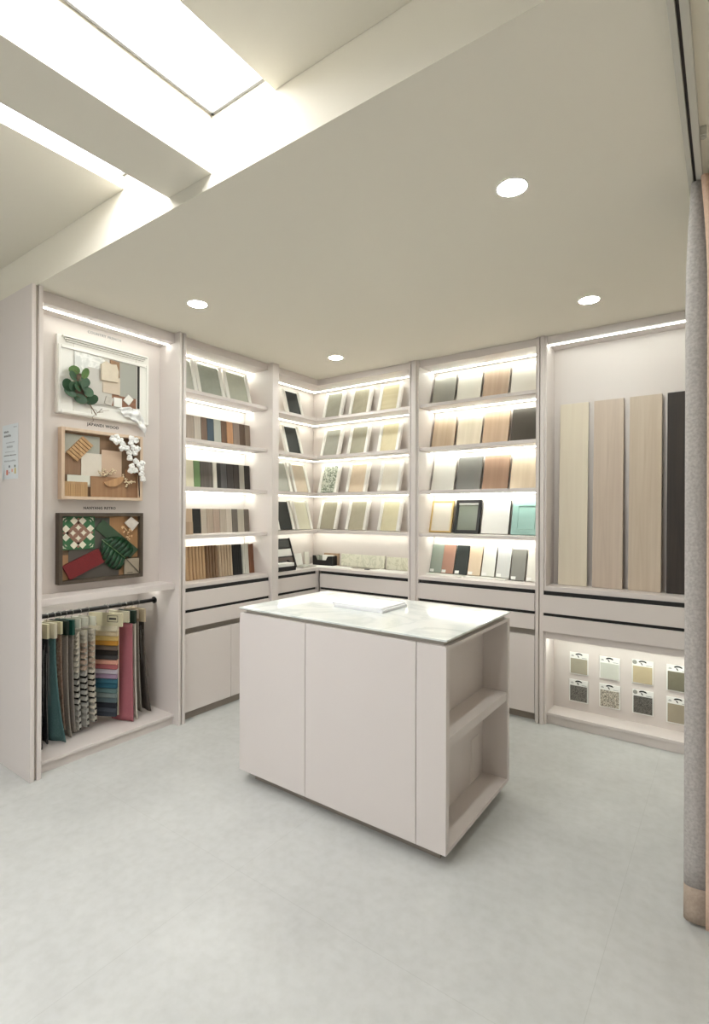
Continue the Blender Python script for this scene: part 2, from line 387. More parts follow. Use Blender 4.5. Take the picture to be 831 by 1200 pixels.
# ------------------------------------------------------------------ samples
def lean_L(base, deg, turn=0):     # standing against the left wall: local X = along +y, local Y = into the wall
    return Matrix.Rotation(PI/2+turn, 4, 'Z') @ Matrix.Rotation(-math.radians(deg), 4, 'X')
def lean_B(deg, turn=0):
    return Matrix.Rotation(turn, 4, 'Z') @ Matrix.Rotation(-math.radians(deg), 4, 'X')
def slab_obj(name, w, h, t, m, loc, M, label, cat, group, edge=None, bev=.001):
    """upright board; local origin bottom centre of its front face"""
    b_ = MB()
    b_.use(m)
    b_.box(-w/2, w/2, 0, t, 0, h)
    if edge is not None:
        b_.use(edge)
        for f in b_.bm.faces:
            c = f.calc_center_median()
            if abs(abs(c.x)-w/2) < 1e-5 or abs(c.z-h) < 1e-5: f.material_index = b_.mi
    o = part(name, b_, m, local=True, bev=bev)
    o.matrix_world = Matrix.Translation(Vector(loc)+Vector((0, 0, t*abs(M[2][1])))) @ M
    return tag(o, label, cat, group)
def framed_tile(w, h, tile, loc, M, label, group, rail=.027):
    t = thing('framed_tile_sample', Vector(loc)+Vector((0, 0, .016*abs(M[2][1])+.0002)), label, 'tile sample', group, M)
    part('tray', MB().box(-w/2, w/2, .004, .016, 0, h), WHITEG, t, local=True, bev=.0008)
    for s_ in (-1, 1):
        x = s_*(w/2-rail/2)
        part('rail', MB().box(x-rail/2, x+rail/2, -.012, .004, 0, h), WHITEG, t, local=True, bev=.001)
    part('tile', MB().box(-w/2+rail, w/2-rail, -.004, .004, .002, h-.012), tile, t, local=True)
    return t
def soft(c, k=.16):
    m_ = sum(c)/3; return tuple(int(v*(1-k)+m_*k) for v in c)
def W(n, c, c2=None, sc=1., r=.55):
    c = soft(c); c2 = soft(c2) if c2 else None
    return mat('wood_'+n, c, r, 'wood', c2, sc)
def P(n, c, r=.5): return mat('paint_'+n, soft(c, .12), r)
def ST(n, c, c2=None, sc=1., r=.5): return mat('stone_'+n, c, r, 'stone', c2, sc)

GT = 'white framed tile boards'
greyT = ST('pale_grey', (188, 189, 180), (176, 178, 168)); greenT = ST('grey_green', (168, 172, 160), (150, 156, 143))
# B top shelf
for yc, tl, lb in ((2.187, greyT, 'white framed pale tile board half hidden behind a post, left wall top shelf'),
                   (2.415, greenT, 'white framed grey-green tile board in the middle of the left wall top shelf'),
                   (2.672, ST('sage', (186, 187, 170), (172, 174, 158)), 'white framed beige-green tile board last on the left wall top shelf')):
    framed_tile(.238 if yc > 2.3 else .206, .252, tl, (-3.0, yc, S[0]+.001), lean_L(0, 15), lb, GT)
# B rows of narrow boards
def row(zb, ys, h, items, shelf, x=-3.06, lean=4):
    for k, (nm, m, dh) in enumerate(items):
        y0, y1 = ys[k], ys[k+1]
        w = y1-y0-.003
        n0 = items[k-1][0] if k else None
        n1 = items[k+1][0] if k+1 < len(items) else None
        where = ('between the %s and %s ones' % (n0, n1) if n0 and n1 else ('first beside the left post' if not n0 else 'last after the %s one' % n0))
        lb = 'narrow %s sample %s, %s shelf of left unit' % (nm, where, shelf)
        slab_obj('narrow_sample_board', w, h+dh, .012, m, (x, (y0+y1)/2, zb+.0012), lean_L(0, lean, math.radians((-1)**k*1.5)), lb, 'wood sample', 'narrow samples on the %s shelf' % shelf)
ys2 = [2.20, 2.325, 2.383, 2.437, 2.496, 2.567, 2.617, 2.680, 2.745, 2.802, 2.858-.012]
ys2 = [2.245, 2.312, 2.373, 2.428, 2.487, 2.556, 2.608, 2.670, 2.735, 2.790, 2.843]
row(S[1], ys2, .193, [('taupe', W('taupe', (168, 152, 138), (150, 134, 120)), 0), ('pale grey', W('palegrey', (190, 182, 168), (178, 168, 154)), 0), ('mid brown', W('midbrown', (128, 100, 80), (105, 80, 62)), 0),
    ('blue', P('blue', (54, 76, 90)), 0), ('grey-green', P('greygreen', (176, 180, 170)), 0), ('nut brown', W('nut', (128, 88, 58), (100, 68, 44)), 0), ('orange', W('orange', (200, 146, 100), (182, 126, 82)), 0),
    ('grey-taupe', W('gtaupe', (146, 126, 112), (128, 110, 98)), 0), ('dark brown', W('dkbrown', (110, 84, 66), (90, 68, 52)), 0), ('light taupe', W('ltaupe', (160, 142, 126), (140, 122, 108)), 0)], 'second')
ys3 = [2.135, 2.243, 2.313, 2.373-.006, 2.480, 2.517, 2.550, 2.610, 2.675, 2.732, 2.786, 2.842]
ys3 = ys3[1:]
row(S[2], ys3, .195, [('cream', P('cream', (222, 216, 190)), 0), ('green', P('leafgreen', (108, 142, 90)), 0), ('grey wood', W('greywood', (104, 96, 90), (84, 76, 70)), 0), ('off-white', P('offwhite', (214, 210, 200)), 0),
    ('near black', W('nearblack', (44, 42, 40), (32, 30, 28)), 0), ('slate', W('slate', (96, 94, 94), (78, 76, 76)), 0), ('charcoal', W('charcoal', (70, 64, 62), (54, 48, 46)), 0), ('dark umber', W('umber', (66, 56, 52), (52, 44, 40)), 0),
    ('stone grey', P('stonegrey', (168, 164, 152)), 0), ('black-brown', W('blackbrown', (50, 44, 40), (36, 32, 28)), 0)], 'third')
ys4 = [2.186, 2.305, 2.373, 2.427, 2.483, 2.545, 2.604, 2.663, 2.718, 2.785, 2.835]
ys4[0] = 2.243
row(S[3], ys4, .176, [('tan', W('tan', (206, 180, 152), (192, 164, 136)), 0), ('black', P('black', (24, 24, 24)), 0), ('cream-grey', W('creamgrey', (206, 196, 180), (192, 182, 166)), 0), ('sand', W('sand', (194, 178, 160), (178, 162, 144)), 0),
    ('pinkish', W('pinkish', (194, 172, 156), (180, 158, 142)), 0), ('ash', W('ash', (200, 188, 172), (186, 174, 158)), 0), ('ivory', W('ivory', (214, 206, 192), (202, 192, 178)), 0), ('dark grey', W('dgrey', (124, 116, 108), (108, 100, 92)), 0),
    ('linen', W('linen', (204, 198, 182), (190, 184, 168)), 0), ('mocha', W('mocha', (128, 116, 104), (110, 98, 88)), 0)], 'fourth')
slab_obj('small_sample_block', .10, .085, .02, W('tanblock', (186, 158, 130), (172, 144, 116)), (-2.945, 2.168, S[3]+.0012), lean_L(0, 3), 'small tan wood block standing before the row, fourth shelf of left unit', 'wood sample', None)
# fluted panels on B counter
def fluted(w, h, n, m, loc, M, label, group, flat=False):
    b_ = MB().use(m)
    b_.box(-w/2, w/2, .012, .02, 0, h)
    p = w/n
    for k in range(n):
        x = -w/2+p*(k+.5)
        if flat: b_.box(x-p*.42, x+p*.42, 0, .012, 0, h)
        else:
            pts = [(x-p*.46, .012), (x-p*.40, .004), (x-p*.2, 0), (x+p*.2, 0), (x+p*.40, .004), (x+p*.46, .012)]
            b_.prism(pts, h, lambda a, c_, t: (a, c_, t))
    o = part('fluted_panel', b_, m, local=True)
    o.matrix_world = Matrix.Translation(Vector(loc)+Vector((0, 0, .02*abs(M[2][1])))) @ M
    return tag(o, label, 'wood sample', group)
GF = 'fluted panels on the left unit counter'
fl = [(2.205, 2.375, 6, W('fl_oak', (206, 170, 126), (188, 150, 106)), 'light oak fluted panel first on the left unit counter', .232),
      (2.380, 2.484, 4, W('fl_brown', (140, 106, 74), (116, 86, 58)), 'brown fluted panel on the left unit counter between two lighter ones', .232),
      (2.489, 2.622, 5, W('fl_beige', (200, 178, 148), (182, 158, 128)), 'beige fluted panel on the left unit counter beside the black one', .230),
      (2.627, 2.715, 5, P('fl_black', (30, 28, 28)), 'black fluted panel on the left unit counter', .229),
      (2.720, 2.785, 3, P('fl_white', (222, 222, 212)), 'narrow white fluted panel on the left unit counter', .229),
      (2.790, 2.838, 3, W('fl_red', (150, 92, 60), (124, 72, 46)), 'red-brown fluted panel last on the left unit counter', .227)]
fl = [(a-.0, b_-.0, n, m, lb, h) for a, b_, n, m, lb, h in fl]
for a, b_, n, m, lb, h in fl:
    fluted(b_-a-.002, h, n, m, (-3.0+.0*(a-2.2), (a+b_)/2, CT+.0012), lean_L(0, 5), lb, GF)

# C tiles
blackT = ST('black', (42, 46, 44), (30, 34, 32)); mosaic = mat('mosaic_green', (206, 210, 196), .45, 'speck', (118, 128, 112), .75)
woodgrey = ST('grid_grey', (160, 158, 142), (146, 144, 128), 1.5)
CT_B = [
 [(woodgrey, 'grey gridded'), (ST('sandgrey', (176, 170, 148), (160, 154, 132), 2), 'sand-grey'), (mat('wood_cream', (208, 198, 164), .5, 'wood', (192, 180, 144), .7, axis='X'), 'cream striped')],
 [(ST('midgrey', (164, 163, 150), (154, 153, 140)), 'grey'), (ST('warmgrey', (172, 168, 148), (160, 156, 136)), 'warm grey'), (ST('straw', (216, 206, 172), (206, 194, 158)), 'straw')],
 [(mosaic, 'green speckled mosaic'), (ST('peach', (222, 206, 182), (210, 190, 164)), 'peach-beige'), (ST('milk', (228, 224, 210), (222, 216, 200)), 'milky white')],
 [(ST('khaki', (168, 162, 142), (156, 150, 130)), 'khaki'), (ST('olivegrey', (186, 180, 158), (174, 168, 146)), 'olive-grey'), (ST('pale_straw', (226, 220, 188), (216, 208, 172)), 'pale straw')]]
ORD = ['top', 'second', 'third', 'fourth']
XB = [[(-2.945, -2.735), (-2.655, -2.445), (-2.36, -2.15)], [(-2.965, -2.755), (-2.67, -2.465), (-2.36, -2.155)], [(-2.99, -2.78), (-2.68, -2.47), (-2.352, -2.145)], [(-2.995, -2.785), (-2.682, -2.472), (-2.352, -2.145)]]
for r in range(4):
    for c in range(3):
        m, nm = CT_B[r][c]; x0, x1 = XB[r][c]
        framed_tile(x1-x0, .262, m, ((x0+x1)/2, 3.592, S[r]+.0012), lean_B(16),
                    'white framed %s tile on the corner unit %s shelf, back side' % (nm, ORD[r]), GT)
CT_L = [[(3.30, blackT, 'black'), None], [(3.295, blackT, 'black'), None],
        [(3.392, ST('rose', (216, 202, 182), (206, 190, 168)), 'rosy beige'), (3.155, greyT, 'pale grey')],
        [(3.425, ST('ivory', (228, 226, 206), (222, 218, 196)), 'ivory'), (3.19, blackT, 'black')]]
for r in range(4):
    for it in CT_L[r]:
        if it is None: continue
        yc, m, nm = it
        framed_tile(.208, .258 if r else .235, m, (-3.005, yc, S[r]+.0012), lean_L(0, 16), 'white framed %s tile on the corner unit %s shelf, left side' % (nm, ORD[r]), GT)

# D boards
GD = 'door samples on the back wall unit'
edgeD = P('edge_dark', (122, 114, 106)); edgeL = P('edge_light', (208, 204, 192)); edgeB = P('edge_brown', (150, 112, 80)); edgeK = P('edge_black', (34, 30, 28))
XD = [(-1.868, -1.682), (-1.662, -1.474), (-1.456, -1.268), (-1.250, -1.062)]
rows = [
 [('grey', P('d_grey', (160, 158, 146), .35), edgeD), ('off-white', P('d_offw', (224, 220, 206), .35), edgeD), ('walnut brown', W('d_wal', (196, 168, 142), (182, 152, 126), .6), edgeL), ('plain white', P('d_white', (230, 226, 214), .35), edgeL)],
 [('figured oak', W('d_oak', (214, 190, 160), (194, 166, 134), .35), edgeB), ('cream oak', W('d_cream', (226, 212, 186), (216, 200, 172), .6), edgeL), ('light walnut', W('d_lwal', (208, 176, 146), (196, 162, 130), .6), edgeB), ('charcoal', P('d_char', (82, 76, 68), .35), edgeD)],
 [('milky white', P('d_milk', (222, 220, 210), .3), edgeL), ('mid grey', P('d_mgrey', (122, 120, 114), .3), edgeD), ('copper brown', W('d_cop', (172, 134, 106), (160, 122, 96), .5), edgeB), ('light oak', W('d_loak', (230, 210, 180), (220, 198, 166), .6), edgeL)]]
for r in range(3):
    for c in range(4):
        nm, m, e = rows[r][c]; x0, x1 = XD[c]
        slab_obj('door_sample', x1-x0, .256, .012, m, ((x0+x1)/2, 3.60, S[r]+.0012), lean_B(15.5), '%s door sample leaning on the %s shelf of the back wall unit' % (nm, ORD[r]), 'door sample', GD, e)
def frame_mb(w, h, bw, t, m):
    b_ = MB().use(m)
    b_.box(-w/2, -w/2+bw, 0, t, 0, h).box(w/2-bw, w/2, 0, t, 0, h).box(-w/2+bw, w/2-bw, 0, t, 0, bw).box(-w/2+bw, w/2-bw, 0, t, h-bw, h)
    return b_
x0, x1 = -1.884, -1.702
t = thing('framed_door_sample', ((x0+x1)/2, 3.60, S[3]+.0012+.0054), 'gold framed cream door sample on the fourth shelf of the back wall unit', 'door sample', GD, lean_B(15.5))
part('frame', frame_mb(x1-x0, .25, .012, .018, mat('gold', (206, 176, 116), .4)), None, t, local=True, bev=.001)
part('panel', MB().box(-.0785, .0785, .005, .010, .012, .238), P('d_creamp', (226, 218, 202), .35), t, local=True)
x0, x1 = -1.680, -1.482
t = thing('framed_door_sample', ((x0+x1)/2, 3.60, S[3]+.0012+.0054), 'black framed grey glass door sample on the fourth shelf of the back wall unit', 'door sample', GD, lean_B(15.5))
part('frame', frame_mb(x1-x0, .255, .022, .02, BLK), None, t, local=True, bev=.001)
part('inner_frame', MB().box(-.077, .077, .002, .006, .216, .232), mat('alu', (190, 190, 186), .35, metal=.6), t, local=True)
part('glass', MB().box(-.077, .077, .006, .010, .022, .215), mat('tinted_glass', (120, 126, 112), .25), t, local=True)
x0, x1 = -1.462, -1.262
slab_obj('door_sample', x1-x0, .25, .018, P('d_pure', (236, 234, 228), .3), ((x0+x1)/2, 3.60, S[3]+.0012), lean_B(15.5), 'bright white door sample with dark edges, fourth shelf of the back wall unit', 'door sample', GD, edgeK)
x0, x1 = -1.245, -1.045
t = thing('framed_door_sample', ((x0+x1)/2, 3.60, S[3]+.0012+.0054), 'turquoise door sample with raised panel on the back wall unit', 'door sample', GD, lean_B(15.5))
TQ = P('turq', (160, 202, 194), .35)
part('board', MB().box(-.1, .1, .004, .02, 0, .25), TQ, t, local=True, bev=.001)
part('moulding', frame_mb(.128, .178, .008, .006, TQ), None, t, local=True).location = (0, -.001, .036)
# D counter
cols = [('grey-green', (138, 148, 136), edgeD), ('terracotta', (174, 128, 108), edgeD), ('black-green', (44, 50, 46), edgeK), ('beige', (222, 198, 166), edgeB), ('white', (230, 230, 220), edgeD), ('pale grey', (206, 208, 204), edgeD), ('warm grey', (136, 134, 126), edgeD), ('off-white', (224, 222, 212), edgeL)]
xs = [-1.858, -1.758, -1.650, -1.544, -1.437, -1.328, -1.222, -1.112]
for k, (nm, c, e) in enumerate(cols):
    zb = .8985 if k < 6 else CT+.0012
    where = 'on white ledge' if k < 6 else 'on counter'
    o = slab_obj('finish_sample', .099, .222, .014, P('f_'+nm, c, .35), (xs[k]+.025, 3.605, zb), lean_B(18), 'narrow %s finish sample on the back unit counter, %s' % (nm, 'first of the row' if k == 0 else 'after the %s one' % cols[k-1][0]), 'finish sample', 'finish samples on the back wall unit counter', e)
    part('label_sticker', MB().box(-.045, -.012, -.0012, -.0003, .004, .026), WHITE, o, local=True, label='small white sticker')
for x0, x1, nm in ((-1.885, -1.59, 'left'), (-1.575, -1.262, 'right')):
    tag(part('display_ledge', MB().box(x0, x1, 3.555, 3.66, CT+.0005, .897), WHITEG, bev=.0015), 'low white counter ledge under the %s finish samples' % ('grey-green, terracotta and black-green' if nm == 'left' else 'beige, white and pale grey'), 'display ledge', 'white ledges on the counter')

# E planks
PK = [(-.907, -.732, W('pk_cream', (222, 210, 186), (216, 202, 178), .5), 'pale cream'), (-.700, -.529, W('pk_ash', (202, 184, 164), (190, 170, 150), .8), 'greyish ash'), (-.496, -.324, W('pk_oak', (202, 184, 162), (190, 170, 146), .8), 'beige oak'), (-.296, -.12, W('pk_dark', (56, 44, 36), (40, 31, 26), .8), 'dark espresso')]
GP = 'tall planks on the ledge'
for x0, x1, m, nm in PK:
    slab_obj('wood_plank', x1-x0, 1.186, .018, m, ((x0+x1)/2, 3.545, .8932), lean_B(2.3), 'tall %s wood plank leaning in the wide plank bay' % nm, 'wood plank', GP, None if nm != 'pale cream' else edgeL)
# E tile cards on the niche back
specks = {}
cards = [(-.848, -.733, .306, .448, ST('tc1', (166, 160, 142), (156, 150, 132)), 'brownish grey', 0), (-.850, -.734, .126, .270, mat('tc2', (136, 132, 124), .5, 'speck', (60, 58, 54), 3.5200000000000005), 'dark speckled (below the brownish grey)', 0),
         (-.668, -.549, .308, .450, ST('tc3', (206, 208, 198), (200, 202, 192)), 'pale greenish white', 0), (-.668, -.547, .128, .277, mat('tc4', (214, 206, 190), .5, 'speck', (96, 90, 80), 2.64), 'light terrazzo', 0),
         (-.483, -.366, .315, .462, ST('tc5', (192, 178, 146), (184, 170, 138)), 'mustard beige', 1), (-.480, -.365, .130, .278, mat('tc6', (120, 116, 108), .5, 'speck', (50, 48, 44), 3.5200000000000005), 'dark speckled (below the mustard)', 1),
         (-.299, -.180, .305, .462, ST('tc7', (120, 116, 98), (108, 104, 86)), 'olive grey', 0), (-.299, -.180, .115, .270, ST('tc8', (164, 154, 134), (156, 146, 126)), 'plain sandy', 0)]
for x0, x1, z0, z1, m, nm, dot in cards:
    w, h = x1-x0, z1-z0
    t = thing('tile_sample_card', ((x0+x1)/2, 3.6185, z0), 'white hanging card with a %s tile in the lit niche' % nm, 'tile sample', 'tile cards in the lit niche')
    part('card', MB().box(-w/2, w/2, -.007, 0, 0, h), WHITE, t, local=True, bev=.001)
    part('tile', MB().box(-w/2+.007, w/2-.007, -.012, -.0072, .008, h-.038), m, t, local=True)
    eb = MB()
    cx = 0; cz = h-.008
    pts = [(cx+.022*math.cos(a), cz+.012*math.sin(a)-.006) for a in [PI*k/12 for k in range(13)]] + [(cx+.014*math.cos(a), cz-.007+.004*math.sin(a)) for a in [PI-PI*k/12 for k in range(13)]]
    eb.prism(pts, .0008, lambda a, b2, t_: (a, -.0074-t_, b2))
    eb.prism([(-.013, cz-.006), (-.004, cz-.010), (.002, cz-.022), (-.004, cz-.022)], .0008, lambda a, b2, t_: (a, -.0074-t_, b2))
    part('emblem', eb, BLK, t, local=True, label='black curved emblem')
    lm = MB()
    lm.box(-w/2+.010, -w/2+.027, -.0078, -.0072, h-.025, h-.021).box(-w/2+.013, -w/2+.024, -.0078, -.0072, h-.019, h-.016)
    lm.box(w/2-.040, w/2-.010, -.0078, -.0072, h-.032, h-.029)
    part('lettering', lm, INKL, t, local=True)
    if dot:
        dm = MB(); n = 20
        dm.prism([(-w/2+.016+.0125*math.cos(2*PI*k/n), h-.016+.0125*math.sin(2*PI*k/n)) for k in range(n)], .0008, lambda a, b2, t_: (a, -.0082-t_, b2))
        part('round_sticker', dm, P('dotgrey', (146, 146, 138)), t, local=True, label='grey round sticker')

# ------------------------------------------------------------------ counter things in the corner
def rot(z): return Matrix.Rotation(z, 4, 'Z')
t = thing('card_display_stand', (-3.0, 3.205, CT+.0055), 'black slanted display stand with white cards at left end of corner counter', 'display stand', None, lean_L(0, 20))
part('board', MB().box(-.11, .11, .003, .012, 0, .26), BLK, t, local=True, bev=.001)
part('edge_rail', MB().box(.100, .11, -.01, .003, 0, .26).box(-.11, -.10, -.01, .003, 0, .26), BLK, t, local=True)
for z0, c in ((.03, P('cardbrown', (92, 74, 64))), (.105, WHITE), (.18, P('carddark', (58, 60, 58)))):
    part('card', MB().box(-.095, .095, -.003, .0025, z0, z0+.062), c, t, local=True)
t = thing('paper_tray', (-2.935, 3.085, CT+.0012), 'black tray of white papers on the corner counter before the slanted stand', 'tray', None)
part('tray', MB().box(-.05, .05, -.10, .10, 0, .006).box(.044, .05, -.10, .10, .006, .035).box(-.05, -.044, -.10, .10, .006, .07).prism([(-.05, .006), (.05, .006), (.05, .035), (-.03, .075), (-.05, .075)], .006, lambda a, b2, t_: (a, .10-t_, b2)), BLK, t, local=True, bev=.001)
part('papers', MB().box(-.042, .042, -.095, .088, .007, .06), WHITE, t, local=True, bev=.002)
o = slab_obj('white_card_block', .09, .11, .02, WHITE, (-3.06, 3.425, CT+.0012), lean_L(0, 12), 'white cards standing in the corner left of the black card box', 'card', None)
o = slab_obj('white_card_block', .045, .115, .012, P('cardcream', (226, 224, 214)), (-3.09, 3.56, CT+.0012), lean_L(0, 8, -.4), 'narrow cream card standing deep in the corner beside the black card box', 'card', None)
t = thing('card_box', (-2.955, 3.61, CT+.0012), 'black open box filled with sample cards in the counter corner', 'box', None)
part('box', MB().prism([(-.112, 0), (.112, 0), (.112, .084), (.06, .08), (.04, .045), (-.06, .045), (-.08, .082), (-.112, .084)], .005, lambda a, b2, t_: (a, t_, b2)).box(-.112, -.106, .005, .07, 0, .084).box(.106, .112, .005, .07, 0, .084).box(-.106, .106, .066, .072, 0, .084).box(-.106, .106, .005, .066, 0, .004), BLK, t, local=True)
for k, (x0, x1, c) in enumerate(((-.10, -.055, P('cg', (196, 196, 186))), (-.052, -.01, P('cgreen', (142, 150, 138))), (-.008, .10, WHITE))):
    part('card', MB().box(x0, x1, .012, .05, .005, .082+.004*k), c, t, local=True)
tag(part('brown_sample_board', MB().box(-2.995, -2.825, 3.684, 3.697, CT+.001, .992), W('kraft', (190, 160, 128), (178, 148, 116))), 'thin brown board standing behind the black card box', 'wood sample')
tag(part('flat_sample_book', MB().box(-3.06, -2.93, 3.33, 3.50, CT+.001, .897), P('bookgrey', (176, 174, 164)), bev=.001), 'flat grey sample book lying on the left side of corner counter', 'sample book')
o = part('white_sheet', MB().box(-.10, .10, -.06, .06, 0, .003), WHITE, local=True); o.matrix_world = Matrix.Translation((-2.83, 3.525, CT+.001)) @ rot(.35)
tag(o, 'white sheet lying on the corner counter before the black card box', 'paper')
GSL = 'marble slabs leaning on the counter'
MS = mat('slab_marble', (224, 222, 204), .3, 'marble', (200, 200, 180), 4)
slab_obj('marble_offcut', .455, .108, .014, MS, (-2.565, 3.668, CT+.0012), lean_B(8), 'long pale marble strip leaning at back of corner counter', 'stone sample', GSL)
slab_obj('marble_offcut', .30, .104, .014, mat('slab_marble_b', (216, 214, 194), .3, 'marble', (194, 192, 168), 4), (-2.165, 3.664, CT+.0012), lean_B(8), 'shorter yellowish marble strip leaning at right end of corner counter', 'stone sample', GSL)
for dx, y, a, L_, c, lb in ((-2.545, 3.60, .35, .14, (140, 138, 122), 'greyish flat strip lying on the corner counter, left of the crossing pair'), (-2.44, 3.615, .25, .16, (164, 160, 142), 'beige flat strip lying on the corner counter, right of the greyish one')):
    o = part('flat_sample_strip', MB().box(-L_/2, L_/2, -.02, .02, 0, .006), P('strip%d' % int(-dx*1000), c), local=True, bev=.001); o.matrix_world = Matrix.Translation((dx, y, CT+.001)) @ rot(a)
    tag(o, lb, 'sample', 'flat strips on the corner counter')
o = part('dark_clip', MB().box(-.022, .022, -.010, .010, 0, .008), P('clip', (92, 92, 90)), local=True, bev=.002); o.matrix_world = Matrix.Translation((-2.425, 3.548, CT+.001)) @ rot(.1)
tag(o, 'small dark grey clip lying before the flat strips on corner counter', 'clip')
o = part('white_sheet', MB().box(-.16, .16, -.065, .065, 0, .003), WHITE, local=True); o.matrix_world = Matrix.Translation((-2.21, 3.56, CT+.001)) @ rot(-.05)
tag(o, 'white sheet lying on the corner counter before the yellowish marble strip', 'paper')
o = part('white_sheet', MB().box(-.075, .075, -.06, .06, 0, .003), WHITE, local=True); o.matrix_world = Matrix.Translation((-2.66, 3.56, CT+.0011)) @ rot(.1)
tag(o, 'white sheet lying on the corner counter before the long marble strip', 'paper')

# ------------------------------------------------------------------ framed boards: (y, z) drawn on the wall, x = out of the wall
XW = -3.0445
def yz(x): return lambda a, b2, t: (x+t, a, b2)
def plate(par, name, pts, x, d, m, label=None): return part(name, MB().prism(pts, d, yz(x)), m, par, label=label)
def rect(y0, y1, z0, z1): return [(y0, z0), (y1, z0), (y1, z1), (y0, z1)]
def frame_yz(y0, y1, z0, z1, bw, x, d, m):
    b_ = MB().use(m)
    b_.box(x, x+d, y0, y0+bw, z0, z1).box(x, x+d, y1-bw, y1, z0, z1).box(x, x+d, y0+bw, y1-bw, z0, z0+bw).box(x, x+d, y0+bw, y1-bw, z1-bw, z1)
    return b_
def flowers(par, pts, x, c, name, r=.006):
    b_ = MB().use(W('twig', (140, 110, 80)))
    cy = sum(p[0] for p in pts)/len(pts); cz = min(p[1] for p in pts)-.012
    for p in pts: b_.tube([(x, cy, cz), (x+.006, (cy+p[0])/2, (cz+p[1])/2+.004), (x+.008, p[0], p[1])], .0008, 5)
    b_.use(c)
    for p in pts:
        for k in range(4):
            b_.ball((x+.009+random.uniform(-.002, .004), p[0]+random.uniform(-.008, .008), p[1]+random.uniform(-.008, .008)), r*random.uniform(.6, 1), sub=1)
    return part(name, b_, None, par)

# board 1: white
F1 = thing('mood_board', (XW, 1.642, 1.905), 'white framed mood board with eucalyptus sprig and lace, topmost of three', 'mood board', 'framed mood boards')
y0, y1, z0, z1 = 1.366, 1.928, 1.908, 2.348
b_ = frame_yz(y0, y1, z0, z1, .09, XW+.0003, .024, WHITEG)
b_.box(XW+.0003, XW+.016, y0+.09, y1-.09, z0+.09, z1-.09)
fr1 = part('frame', b_, None, F1, bev=.003)
b_ = MB().use(WHITEG)
for k, (w_, d_) in enumerate(((0, .020), (.010, .014), (.02, .009))):
    zt = z1-.004-k*.0115
    b_.box(XW+.024, XW+.025+d_, y0+.025+w_, y1-.018-w_, zt-.0085, zt)
part('cornice_moulding', b_, None, fr1, bev=.0015)
b_ = frame_yz(y0+.004, y1-.004, z0+.004, z1-.055, .018, XW+.0245, .008, WHITEG)
part('edge_moulding', b_, None, fr1, bev=.003)
X = XW+.0255
GM = mat('bd_marble', (206, 208, 204), .35, 'marble', (236, 236, 232), 3)
plate(F1, 'swatch', rect(1.447, 1.853, 1.982, 2.278), XW+.0245, .001, P('bd_base', (206, 202, 194)))
plate(F1, 'swatch', [(1.452, 2.14), (1.452, 2.272), (1.61, 2.272), (1.661, 2.235), (1.661, 2.16)], X, .004, GM, 'grey marble swatch')
plate(F1, 'swatch', [(1.525, 1.988), (1.525, 2.20), (1.59, 2.20), (1.672, 2.15), (1.672, 1.995)], X+.0001, .005, P('bd_lgrey', (200, 196, 188)))
plate(F1, 'swatch', rect(1.450, 1.523, 2.010, 2.150), X+.0002, .006, W('bd_mauve', (150, 122, 108), (130, 104, 92)), 'mauve brown wood swatch')
plate(F1, 'swatch', rect(1.661, 1.720, 2.175, 2.270), X, .006, W('bd_br', (164, 124, 88), (146, 106, 72)), 'brown wood swatch')
plate(F1, 'swatch', rect(1.716, 1.833, 2.065, 2.272), X, .005, P('bd_grey2', (164, 164, 154)), 'grey swatch')
plate(F1, 'swatch', rect(1.671, 1.829, 1.998, 2.072), X, .004, mat('bd_brick', (158, 112, 86), .6, 'wood', (130, 92, 72), axis='Y'), 'reddish brown swatch')
plate(F1, 'swatch', rect(1.613, 1.720, 2.068, 2.170), X+.006, .006, ST('bd_cr2', (212, 198, 180), (204, 188, 168)), 'cream swatch')
plate(F1, 'swatch', [(1.600, 2.136), (1.700, 2.140), (1.704, 2.205), (1.690, 2.245), (1.660, 2.240), (1.625, 2.252), (1.597, 2.228)], X+.0125, .012, ST('bd_cr1', (218, 206, 186), (204, 190, 168)), 'rough cream stone swatch')
plate(F1, 'small_tile', [(1.622, 2.004), (1.635, 2.049), (1.680, 2.042), (1.666, 1.994)], X+.0065, .006, ST('bd_t1', (206, 200, 190), (180, 176, 168), 3), 'veined small tile')
plate(F1, 'small_tile', rect(1.681, 1.732, 1.996, 2.050), X+.0065, .006, P('bd_t2', (234, 232, 226)))
plate(F1, 'small_tile', [(1.742, 2.042), (1.773, 2.083), (1.807, 2.057), (1.777, 2.016)], X+.0065, .007, P('bd_t3', (230, 228, 220)))
plate(F1, 'inner_edge', rect(1.840, 1.855, 2.008, 2.285), X-.0005, .002, P('bd_dark', (40, 40, 36)), 'dark slot')
LEAF = mat('euc_leaf', (58, 92, 62), .5, 'stone', (40, 70, 48), 2); LEAF2 = mat('euc_leaf_light', (110, 142, 84), .5, 'stone', (84, 118, 66), 2)
def leafdisc(b_, x, y, z, r, ang, tilt, m):
    b_.use(m)
    n = 14; c = Vector((x, y, z)); u = Vector((math.sin(tilt)*.5, math.cos(ang), math.sin(ang))).normalized(); w = Vector((.35, -math.sin(ang), math.cos(ang))).normalized()
    ctr = b_.bm.verts.new(c+Vector((-.004, 0, 0)))
    vs = [b_.bm.verts.new(c+u*r*1.1*math.cos(2*PI*k/n)+w*r*.86*math.sin(2*PI*k/n)) for k in range(n)]
    for k in range(n): b_.face([ctr, vs[k], vs[(k+1) % n]], True)
